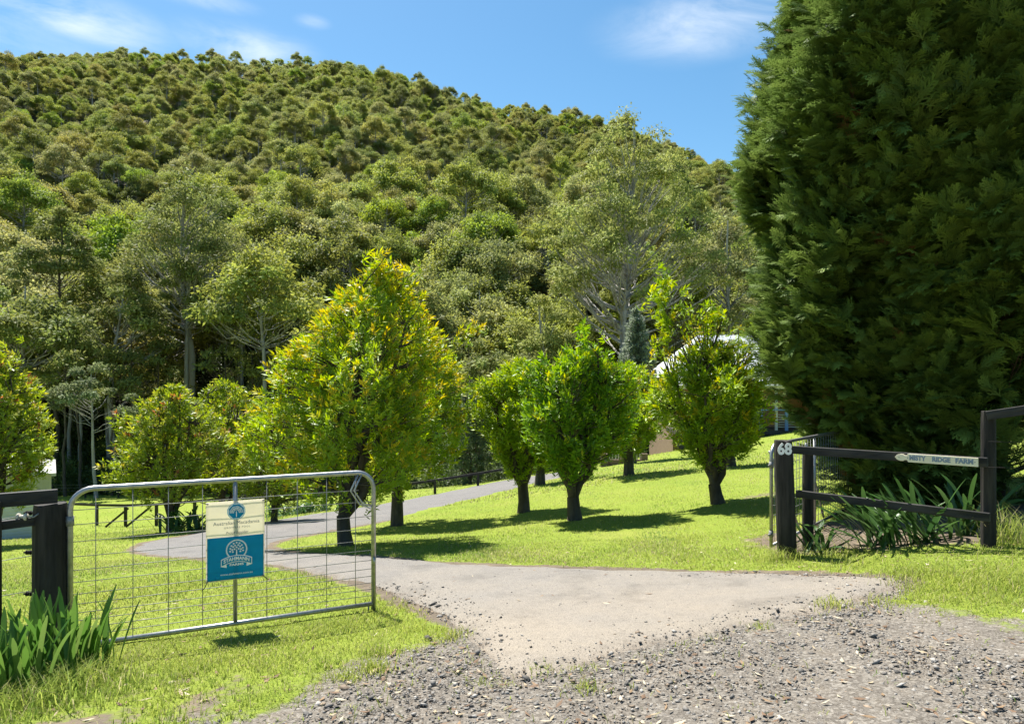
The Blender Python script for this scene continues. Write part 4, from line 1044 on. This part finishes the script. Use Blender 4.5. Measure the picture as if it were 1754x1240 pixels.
def plate(pts, y0, y1):
    n = len(pts); b = MB(); return b.add([(x, y0, z) for x, z in pts] + [(x, y1, z) for x, z in pts], [tuple(range(n)), tuple(range(2 * n - 1, n - 1, -1))] + [(i, i + n, (i + 1) % n + n, (i + 1) % n) for i in range(n)])
plate(outl, -.018, .0).build('board', MAT['board'], nbd, bevel=.002)
for wd, f, w in (('MISTY', .285, .150), ('RIDGE', .575, .160), ('FARM', .845, .150)):
    lettering(nbd, wd, .062, MAT['letter_blue'], nl_ * f, -.0195, .001, bold=.003, width=w * nl_ / .72 * .98, extrude=.001)
for f in (.055, .165, .965): MB().tube([(nl_ * f, -.0205, 0), (nl_ * f, -.017, 0)], .005, 8).build('screw', MAT['galv_dull'], nbd)

# ------------------------------------------------------------------ strap-leaved plants: every leaf its own piece
def strap_leaf(L, w, ang, out_, bend, g, twist=.0, tip=.12):
    """Ribbon that rises from the crown of the plant and arches over; ang = compass direction."""
    k = 9; d = np.array([math.cos(ang), math.sin(ang)]); s = np.array([-d[1], d[0]]); V, Fc = [], []
    x = z = 0.0; th = math.pi / 2 - out_
    for i in range(k + 1):
        t = i / k; wd = w * (.55 + .45 * min(1, t * 2.5)) * (1 if t < .72 else math.sqrt(max(0, 1 - ((t - .72) / .285) ** 2))) * .5 + .0008
        tw = twist * t
        for e, dz in ((-1, .16), (0, -.10), (1, .16)):
            V.append((d[0] * x + s[0] * wd * e * math.cos(tw), d[1] * x + s[1] * wd * e * math.cos(tw), z + dz * wd + wd * e * math.sin(tw)))
        x += math.cos(th) * L / k; z += math.sin(th) * L / k; th -= bend * (.35 + 1.3 * t) / k
    for i in range(k):
        for j in (0, 1): a = i * 3 + j; Fc.append((a, a + 1, a + 4, a + 3))
    return MB().add(V, Fc)
def strap_plant(label, x, y, n, Lr, w, seed, mat='strap', outr=(.05, .5), bendr=(.2, .9), drift=None, dry=1, spread=.09, group='strap leaved plants'):
    g = np.random.default_rng(seed)
    root = empty('strap_plant', (x, y, h1(x, y)), 0, label, 'plant', group)
    for i in range(n):
        a = g.uniform(0, 6.28)
        if drift is not None and g.uniform() < .7: a = drift + g.normal(0, .7)
        isdry = i >= n - dry and g.uniform() < .5
        b = strap_leaf(g.uniform(*Lr) * (.8 if isdry else 1), w * g.uniform(.75, 1.15), a, g.uniform(*outr) + (.5 if isdry else 0), g.uniform(*bendr) + (1.0 if isdry else 0), g, g.normal(0, .35))
        o = b.build('leaf', MAT['dry' if isdry else mat], root, True)
        o.location = (g.normal(0, spread), g.normal(0, spread * .8), -.03)
    return root
def gp(px, py): return hit(px, py)
strap_plant('upright strap leaved plant at the photo corner left of the gate post', *gp(14, 1196), 36, (.36, .54), .031, 21, outr=(.02, .38), bendr=(.1, .7), spread=.10)
strap_plant('upright strap leaved plant directly in front of the left gate post', *gp(72, 1168), 46, (.42, .62), .032, 22, outr=(.02, .36), bendr=(.1, .6), spread=.11)
strap_plant('strap leaved plant below the hinge end of the bannered gate', *gp(138, 1148), 38, (.36, .55), .031, 23, outr=(.02, .5), bendr=(.1, .8), drift=-.3, spread=.11)
strap_plant('small strap leaved plant at the foot of the numbered post', *gp(1402, 944), 18, (.38, .55), .042, 24, outr=(.25, .95), bendr=(.4, 1.1), mat='strap_dark', spread=.05)
strap_plant('large strap leaved plant under the lower rail, leaning left', *gp(1516, 938), 46, (.5, .82), .046, 25, outr=(.25, 1.05), bendr=(.3, .9), drift=2.9, mat='strap_dark', spread=.14)
strap_plant('large strap leaved plant below the name board', *gp(1590, 930), 42, (.5, .82), .046, 26, outr=(.15, .95), bendr=(.3, .9), drift=2.6, mat='strap_dark', spread=.13)
strap_plant('strap leaved plant beside the right end fence post', *gp(1652, 918), 22, (.5, .8), .05, 27, outr=(.1, .8), bendr=(.3, 1.2), mat='strap_dark', spread=.06)
for k, (px, py, lab) in enumerate(((308, 911, 'under the red tipped tree'), (338, 908, 'nearest the banner edge'), (470, 886, 'just past the banner'), (492, 884, 'second past the banner'), (514, 881, 'third past the banner'), (536, 878, 'fourth past the banner'), (560, 875, 'before the forked trunk'))):
    strap_plant('low dark strap plant edging the lane, ' + lab, *gp(px, py), 34, (.45, .75), .07, 40 + k, outr=(.2, 1.1), bendr=(.5, 1.4), mat='strap_dark', dry=0, spread=.28, group='plants edging the lane')

# ------------------------------------------------------------------ paddock fence along the lane and across the lawn
MAT['fence_far'] = material('weathered_dark_fence', (.018, .016, .014), (.05, .046, .04), 6, .8, .3, 20)
def far_fence(label, foot, hgt, rails=(1.0,), wires=(), post_r=.055, mat='fence_far'):
    pts = []
    for (px, y) in foot:
        x = (px - CX) / F * y; pts.append(Vector((x, y, h1(x, y))))
    root = empty('paddock_fence', pts[0], 0, label, 'fence')
    full = [pts[0]]
    for a, b in zip(pts[:-1], pts[1:]):
        n = max(1, round((b - a).length / 2.4))
        for i in range(1, n + 1):
            p = a.lerp(b, i / n); p.z = h1(p.x, p.y); full.append(p)
    for k, p in enumerate(full): MB().box(-post_r, post_r, -post_r, post_r, -.2, hgt).build('post', MAT[mat], root).location = p - pts[0]
    for a, b in zip(full[:-1], full[1:]):
        for f in rails: MB().beam(a - pts[0] + Vector((0, -post_r - .02, hgt * f)), b - pts[0] + Vector((0, -post_r - .02, hgt * f)), .04, .11).build('rail', MAT[mat], root)
        for f in wires: MB().tube([a - pts[0] + Vector((0, 0, hgt * f)), b - pts[0] + Vector((0, 0, hgt * f))], .006, 4).build('wire', MAT['galv_dull'], root)
    return root, full, pts[0]
fr, fl, fo = far_fence('low black single rail fence crossing the lawn beyond the lane', ((120, 34.5), (268, 31), (400, 30.5), (470, 30)), .98)
for px, y in ((222, 32.0), (258, 31.2)):
    x = (px - CX) / F * y; z = h1(x, y); MB().beam(Vector((x, y - .1, z + .85)) - fo, Vector((x - .95, y - .3, z + .02)) - fo, .07, .09).build('brace', MAT['fence_far'], fr)
far_fence('low black rail fence following the far side of the lane', ((470, 27.5), (640, 28.5), (745, 30.5), (884, 34.5)), .62)
far_fence('thin wire fence in the shade at the foot of the forest', ((90, 50), (260, 49.5), (420, 49)), 1.0, rails=(), wires=(.5, .75, .97), post_r=.045)

# ------------------------------------------------------------------ shed at the left
MAT['shed'] = material('beige_ribbed_steel', (.34, .33, .25), (.38, .37, .29), 2, .55)
MAT['roller'] = material('off_white_steel', (.55, .55, .52), (.62, .62, .60), 2, .5)
MAT['flash'] = material('white_steel_roof', (.48, .50, .52), (.42, .44, .46), 1.5, .45)
MAT['shed_roof'] = material('beige_grey_steel_roof', (.34, .34, .30), (.40, .40, .36), 1.5, .5)
sy = 27.5; sx1 = (88 - CX) / F * sy; sx0 = sx1 - 4.6; szb = h1((sx0 + sx1) / 2, sy) - .1; ze = EYE - (812 - HY) / F * sy
sa = math.radians(34)
shed = empty('shed', (sx1 - 4.6 * math.cos(sa), sy - 4.6 * math.sin(sa), szb), sa, 'beige steel shed with a white roller door behind the left rail fence', 'shed')
W_, He = sx1 - sx0, ze - szb
b = MB(); b.box(0, W_, .03, 5.5, -.8, He); b.build('wall', MAT['shed'], shed)
for i in range(int(W_ / .19)): MB().box(i * .19 + .06, i * .19 + .12, 0.0, .028, 0, He).build('wall_rib', MAT['shed'], shed)
b = MB(); b.add([(-.12, -.1, He), (W_ + .14, -.1, He), (W_ / 2, -.1, He + .55), (-.12, 5.6, He), (W_ + .14, 5.6, He), (W_ / 2, 5.6, He + .55)], [(0, 1, 2), (3, 5, 4), (0, 2, 5, 3), (1, 4, 5, 2), (0, 3, 4, 1)]); b.build('roof', MAT['shed_roof'], shed)
MB().box(W_ + .0, W_ + .16, -.13, 5.6, He - .07, He + .05).build('gutter', MAT['shed_roof'], shed)
dz_ = He * .77
door = MB().box(.5, W_ - .32, -.06, -.03, .02, dz_).build('roller_door', MAT['roller'], shed)
for i in range(int(dz_ / .13)): MB().box(.52, W_ - .34, -.085, -.062, .04 + i * .13, .115 + i * .13).build('slat', MAT['roller'], door)

# ------------------------------------------------------------------ house up the bank
MAT['brick'] = material('tan_face_brick', (.30, .165, .085), (.40, .245, .135), 9, .85, .3, 60)
MAT['mortar'] = material('mortar', (.20, .135, .09), (.26, .18, .125), 6, .9)
MAT['trim'] = material('cream_trim', (.55, .54, .48), rough=.6)
MAT['blue_paint'] = material('blue_painted_timber', (.14, .24, .44), (.17, .28, .50), 6, .55)
MAT['deck'] = material('dark_deck_timber', (.05, .042, .036), (.085, .07, .06), 8, .8)
MAT['pane'] = material('window_glass', (.02, .025, .03), rough=.06, spec=.9)
hy0 = 36.0; fz = EYE - (737 - HY) / F * hy0; hx0 = (1158 - CX) / F * hy0
house = empty('house', (hx0, hy0, fz), 0, 'single storey brick house with a white roof and veranda behind the bank trees', 'house')
W_ = 13.0
b = MB(); b.box(.4, W_, 2.42, 9.0, -3.0, 2.55); b.build('wall', MAT['mortar'], house)
bk = MB().box(-.115, .115, -.055, 0, -.038, .038).data('brick', MAT['brick'])
# bricks of the front wall that the gap beside the cypress shows
for r_ in range(28):
    for c_ in range(8):
        x = 4.62 + c_ * .24 + (.12 if r_ % 2 else 0)
        if x > 6.45: continue
        o = link('brick', bk, house); o.location = (x, 2.42, .05 + r_ * .086)
rest_b = MB()
for r_ in range(30):
    for c_ in range(46):
        x = .55 + c_ * .27 + (.13 if r_ % 2 else 0)
        if 4.4 < x < 6.6 or x > W_ - .2: continue
        rest_b.box(x - .125, x + .125, 2.37, 2.42, .01 + r_ * .086, .085 + r_ * .086)
tag(rest_b.build('brickwork', MAT['brick'], house), kind='stuff')
for (x0, x1) in ((3.2, 4.3), (7.4, 9.0)):
    wn = MB().box(x0, x1, 2.30, 2.36, .15, 2.1).build('window', MAT['trim'], house); MB().box(x0 + .07, (x0 + x1) / 2 - .03, 2.285, 2.298, .22, 2.03).build('pane', MAT['pane'], wn); MB().box((x0 + x1) / 2 + .03, x1 - .07, 2.285, 2.298, .22, 2.03).build('pane', MAT['pane'], wn)
MB().box(0, W_, -.05, 2.4, -.22, 0).build('veranda_floor', MAT['deck'], house)
MB().box(.1, W_, .05, .12, -.95, -.225).build('veranda_skirt', MAT['deck'], house)
MB().box(-.1, W_ + .1, -.18, -.06, 2.19, 2.32).build('fascia', MAT['trim'], house)
# bull-nosed veranda edge and the main roof, with standing ribs
nose = [(-.2 - .10 * math.sin(a) + .10, 2.335 + .26 * (1 - math.cos(a))) for a in np.linspace(0, math.pi / 2, 6)]
b = MB(); pts = [(-.22, 2.33), (-.26, 2.42), (-.24, 2.52), (-.12, 2.60), (1.2, 2.78), (1.2, 2.70), (-.1, 2.52), (-.16, 2.33)]
n_ = len(pts); b.add([(-.15, y, z) for y, z in pts] + [(W_ + .1, y, z) for y, z in pts], [tuple(range(n_)), tuple(range(2 * n_ - 1, n_ - 1, -1))] + [(i, (i + 1) % n_, (i + 1) % n_ + n_, i + n_) for i in range(n_)])
b.build('veranda_roof', MAT['flash'], house)
MB().tube([(-.15, -.27, 2.36), (W_, -.27, 2.36)], .07, 10).build('gutter', MAT['trim'], house, True)
b = MB(); rz = 5.35
b.add([(.0, 1.1, 2.80), (W_ + .2, 1.1, 2.80), (W_ + .2, 9.6, 2.80), (.0, 9.6, 2.80), (2.6, 5.3, rz), (W_ + .2, 5.3, rz)], [(0, 1, 5, 4), (3, 4, 5, 2), (0, 4, 3), (1, 2, 5), (0, 3, 2, 1)]); roof = b.build('roof', MAT['flash'], house)
for i in range(14):
    x = 2.8 + i * .72; MB().beam((x, 1.1, 2.815), (x, 5.3, rz + .015), .05, .045).build('roof_rib', MAT['flash'], roof)
for px in (1196, 1262, 1330, 1400, 1470):
    x = (px - CX) / F * hy0 - hx0; MB().box(x - .06, x + .06, -.02, .10, 0, 2.19).build('veranda_post', MAT['trim'], house)
for px in (1235, 1302, 1346, 1420):
    x = (px - CX) / F * hy0 - hx0; MB().box(x - .075, x + .075, -.14, -.03, -.02, 1.05).build('baluster_post', MAT['blue_paint'], house)
MB().box(0, W_, -.15, -.02, 1.052, 1.11).build('handrail', MAT['blue_paint'], house)
for i in range(6): x = (1330 - CX) / F * hy0 - hx0; MB().box(x + .1, x + 2.2, .0, .03, .16 + i * .13, .19 + i * .13).build('rail_slat', MAT['trim'], house)
# low brick terrace wall under the trees, left of the house
tx0, ty0 = (1030 - CX) / F * 31.0, 31.0
tw = empty('terrace_wall', (tx0, ty0, h1(tx0 + 1.2, ty0) - .2), 0, 'low pinkish brick terrace wall with pale pickets glimpsed between the bank trees', 'wall')
MAT['pink_brick'] = material('pink_brick', (.16, .10, .075), (.22, .15, .115), 7, .85, .3, 40)
b = MB(); b.box(0, 2.1, 0, .22, -.8, .35); b.build('base', MAT['pink_brick'], tw)
for i in range(3): MB().box(.0 + i * .9, .30 + i * .9, -.06, .26, -.8, .62).build('pier', MAT['pink_brick'], tw)
for i in range(14): MB().box(.08 + i * .14, .13 + i * .14, .08, .11, .353, .60).build('picket', MAT['trim'], tw)

# ------------------------------------------------------------------ stones, grass, litter
def scatter_xy(n, x0, x1, y0, y1, g): return g.uniform(x0, x1, n), g.uniform(y0, y1, n)
g = np.random.default_rng(91)
ico = np.array([(0, 0, .9), (1, 0, .1), (.1, .9, .15), (-.95, .1, .1), (-.05, -.9, .1), (0, 0, -.7)])
icf = np.array([(0, 1, 2), (0, 2, 3), (0, 3, 4), (0, 4, 1), (5, 2, 1), (5, 3, 2), (5, 4, 3), (5, 1, 4)])
def stones(x, y, size, name, flat_=.55):
    n = len(x); S = (ico[None] + g.normal(0, .22, (n, len(ico), 3))) * g.uniform(.6, 1.3, (n, 1, 3)) * np.array([1, 1, flat_])
    a = g.uniform(0, 6.28, n); c, s = np.cos(a)[:, None], np.sin(a)[:, None]
    tx, ty = g.normal(0, .25, (n, 1)), g.normal(0, .25, (n, 1))
    V = np.stack([S[..., 0] * c - S[..., 1] * s, S[..., 0] * s + S[..., 1] * c, S[..., 2]], -1); V[..., 2] += V[..., 0] * tx + V[..., 1] * ty
    V = V * size[:, None, None] + np.stack([x, y, H(x, y) + size * .12 + seal_h(-poly_sd(x, y, bd))], -1)[:, None]
    T = (np.arange(n)[:, None, None] * len(ico) + icf[None]).reshape(-1, 3)
    tone = g.beta(1.6, 2.2, (n, 1)); C = np.array([.062, .056, .050]) * (1 - tone) + np.array([.42, .39, .345]) * tone
    br = g.uniform(0, 1, (n, 1)) < .16; C = np.where(br, np.array([.26, .195, .135]) * g.uniform(.6, 1.2, (n, 1)), C)
    return mesh(name, V.reshape(-1, 3), T, np.repeat(C, len(ico), 0), MAT['stone'])
x, y = scatter_xy(125000, -4.2, 6.2, 2.5, 6.8, g)
keep = (np.abs(x) < .85 * y + .8); x, y = x[keep], y[keep]
bz_ = bare(x, y); gsd = poly_sd(x, y, GRAVEL); dsd = poly_sd(x, y, DRIVE_S)
patch = .5 + .5 * np.tanh(1.8 * fbm(x, y, 1.3, 33) + .35)
prob = np.where(gsd < .25, np.clip(bz_, 0, 1) * (.42 + .58 * patch), 0) * (dsd > -.015)
prob = np.where((dsd < -.015) & (dsd > -.5), .55 * np.exp(dsd * 5), prob)
k_ = g.uniform(0, 1, len(x)) < prob; x, y = x[k_], y[k_]
size = np.clip(g.lognormal(-5.25, .58, len(x)), .0022, .030)
tag(link('gravel', stones(x, y, size, 'gravel')), 'loose blue grey road gravel spread over the foreground verge', 'gravel', kind='stuff')
x, y = scatter_xy(420, -1.5, 5.0, 3.9, 8.6, g); k_ = poly_sd(x, y, DRIVE_S) < -.05; x, y = x[k_], y[k_]
m2 = stones(x, y, np.clip(g.lognormal(-5.2, .4, len(x)), .003, .012), 'loose_stones'); 
v_ = np.empty(len(m2.vertices) * 3, np.float32); m2.vertices.foreach_get('co', v_); m2.vertices.foreach_set('co', v_); m2.update()
tag(link('loose_stones', m2), 'scattered small stones lying on the sealed driveway', 'stones', kind='stuff')

def blades(x, y, hgt, wid, C, seg=2):
    n = len(x); z = H(x, y) - .004; a = g.uniform(0, 6.28, n); ln = g.uniform(.3, 1.5, n) * hgt
    d = np.stack([np.cos(a), np.sin(a)], -1); s = np.stack([-np.sin(a), np.cos(a)], -1) * (wid / 2)[:, None]
    B = np.stack([x, y], -1); tip = B + d * ln[:, None]
    if seg == 1:
        V = np.empty((n, 3, 3)); V[:, 0, :2] = B - s; V[:, 1, :2] = B + s; V[:, 2, :2] = tip; V[:, :2, 2] = z[:, None]; V[:, 2, 2] = z + hgt
        return V.reshape(-1, 3), np.arange(n * 3).reshape(-1, 3), np.repeat(C, 3, 0)
    V = np.empty((n, 5, 3)); mid = B + d * (ln * .32)[:, None]
    V[:, 0, :2] = B - s; V[:, 1, :2] = B + s; V[:, 2, :2] = mid - s * .8; V[:, 3, :2] = mid + s * .8; V[:, 4, :2] = tip
    V[:, :2, 2] = z[:, None]; V[:, 2:4, 2] = (z + hgt * .62)[:, None]; V[:, 4, 2] = z + hgt * .92
    k = np.arange(n)[:, None] * 5; T = np.concatenate([k + [0, 1, 3], k + [0, 3, 2], k + [2, 3, 4]])
    return V.reshape(-1, 3), T, np.repeat(C, 5, 0)
def lawn_col(x, y, n):
    t = np.clip(.5 + .45 * fbm(x, y, .9, 12) + g.normal(0, .22, n), 0, 1)[:, None]
    C = np.array([.190, .285, .036]) * (1 - t) + np.array([.385, .415, .070]) * t
    dry = (g.uniform(0, 1, n) < .13 + .28 * _ss(.2, 1.2, fbm(x, y, 1.1, 14)))[:, None]
    cl = (fbm(x, y, 1.6, 52) > .95)[:, None]; C = np.where(cl, C * np.array([.62, .78, .9]), C)
    return np.where(dry, np.array([.40, .36, .17]) * g.uniform(.7, 1.2, (n, 1)), C)
parts_ = []; off = 0
def grass_zone(n, y0, y1, hr, wr, seg, sparse_bare=.05):
    global off
    # depth is drawn so that the picture, not the map, is evenly covered; positions stay true ground points
    u = g.uniform(0, 1, n); y = 1 / ((1 - u) / y0 + u / y1) if y1 / y0 > 2 else g.uniform(y0, y1, n)
    x = g.uniform(-.95, 1.2, n) * (y + .8)
    k = poly_sd(x, y, DRIVE_S) > -.05 * g.uniform(0, 1, n) ** 2; x, y = x[k], y[k]
    b = bare(x, y); pr = np.clip(1 - 1.15 * b + .45 * fbm(x, y, 4.0, 17) * (b > .15) * (b < .98), sparse_bare, 1)
    pr = pr * (.62 + .38 * np.clip(fbm(x, y, 5.5, 19) + .8, 0, 1))
    inn = poly_sd(x, y, GRAVEL) < -.45
    pr = np.where(inn, np.where(fbm(x, y, 2.4, 41) > 1.0, .28, .006), pr)
    k = g.uniform(0, 1, len(x)) < pr; x, y = x[k], y[k]; m = len(x)
    edge_ = poly_sd(x, y, DRIVE_S)
    h = g.uniform(*hr, m) * (1 + .5 * np.clip(fbm(x, y, 2.0, 23), 0, 1.2)); w = g.uniform(*wr, m)
    V, T, C = blades(x, y, h, w, lawn_col(x, y, m), seg); parts_.append((V, T + off, C)); off += len(V)
grass_zone(195000, 2.9, 5.6, (.014, .044), (.0035, .0065), 2)
grass_zone(195000, 5.6, 9.5, (.014, .040), (.005, .008), 2)
grass_zone(135000, 9.5, 18, (.018, .038), (.008, .014), 1)
grass_zone(85000, 18, 48, (.03, .07), (.02, .045), 1)
# longer seed grass round posts and on the right verge
def tuft(cx, cy, n, r, hr):
    global off
    x = cx + g.normal(0, r, n); y = cy + g.normal(0, r, n); V, T, C = blades(x, y, g.uniform(*hr, n), g.uniform(.004, .007, n), lawn_col(x, y, n), 2); parts_.append((V, T + off, C)); off += len(V)
for (px, py, n, r, a, b_) in ((100, 1190, 500, .16, .05, .20), (30, 1215, 400, .14, .05, .18), (160, 1170, 350, .14, .04, .16), (1345, 958, 260, .10, .05, .2), (1320, 962, 160, .10, .04, .14), (1620, 990, 500, .25, .03, .10), (1700, 1005, 700, .28, .03, .11), (1745, 1000, 500, .2, .05, .16),
                              (1560, 985, 350, .18, .04, .12), (1735, 930, 220, .12, .15, .42), (640, 1150, 160, .06, .03, .09), (590, 1165, 120, .05, .03, .08), (650, 1120, 160, .07, .03, .10), (770, 1092, 160, .08, .03, .07), (560, 1145, 130, .07, .03, .09), (1420, 1038, 120, .08, .03, .08), (930, 1150, 60, .05, .02, .05),
                              (1000, 1180, 70, .05, .02, .06), (1300, 1075, 60, .05, .02, .05), (1440, 950, 200, .15, .03, .12), (1480, 965, 240, .2, .03, .10)):
    cx, cy = gp(px, py); tuft(cx, cy, n, r, (a, b_))
V = np.concatenate([p[0] for p in parts_]); T = np.concatenate([p[1] for p in parts_]); C = np.concatenate([p[2] for p in parts_])
tag(link('grass', mesh('grass', V, T, C, MAT['grass'])), 'bright mown lawn grass over the verge, bank and paddock', 'grass', kind='stuff')

n = 2600; y = g.uniform(2.9, 9, n); x = g.uniform(-.85, .9, n) * y
pr = np.where(poly_sd(x, y, DRIVE_S) < .0, .05, np.clip(.25 + bare(x, y) * .5, 0, .8)) + np.where((x > 2.6) & (y > 5.6), .5, 0)
k_ = g.uniform(0, 1, n) < pr; x, y = x[k_], y[k_]; n = len(x)
P = np.c_[x, y, H(x, y) + np.where(poly_sd(x, y, bd) < 0, seal_h(-poly_sd(x, y, bd)) + .005, .014)]
D = rdir(n, g); D[:, 2] *= .08
cc = np.array([(.22, .145, .08), (.34, .27, .17), (.16, .10, .06), (.44, .38, .27), (.16, .10, .06)])[g.integers(0, 5, n)]
V, T, C = leaves(P, D, g.uniform(.025, .085, n), g.uniform(.010, .026, n), cc, g, 0, face=np.tile(np.array([0, 0, 1.6]), (n, 1)))
tag(link('leaf_litter', mesh('leaf_litter', V, T, C, MAT['litter'])), 'dry brown fallen leaves scattered over verge and soil', 'leaf litter', kind='stuff')
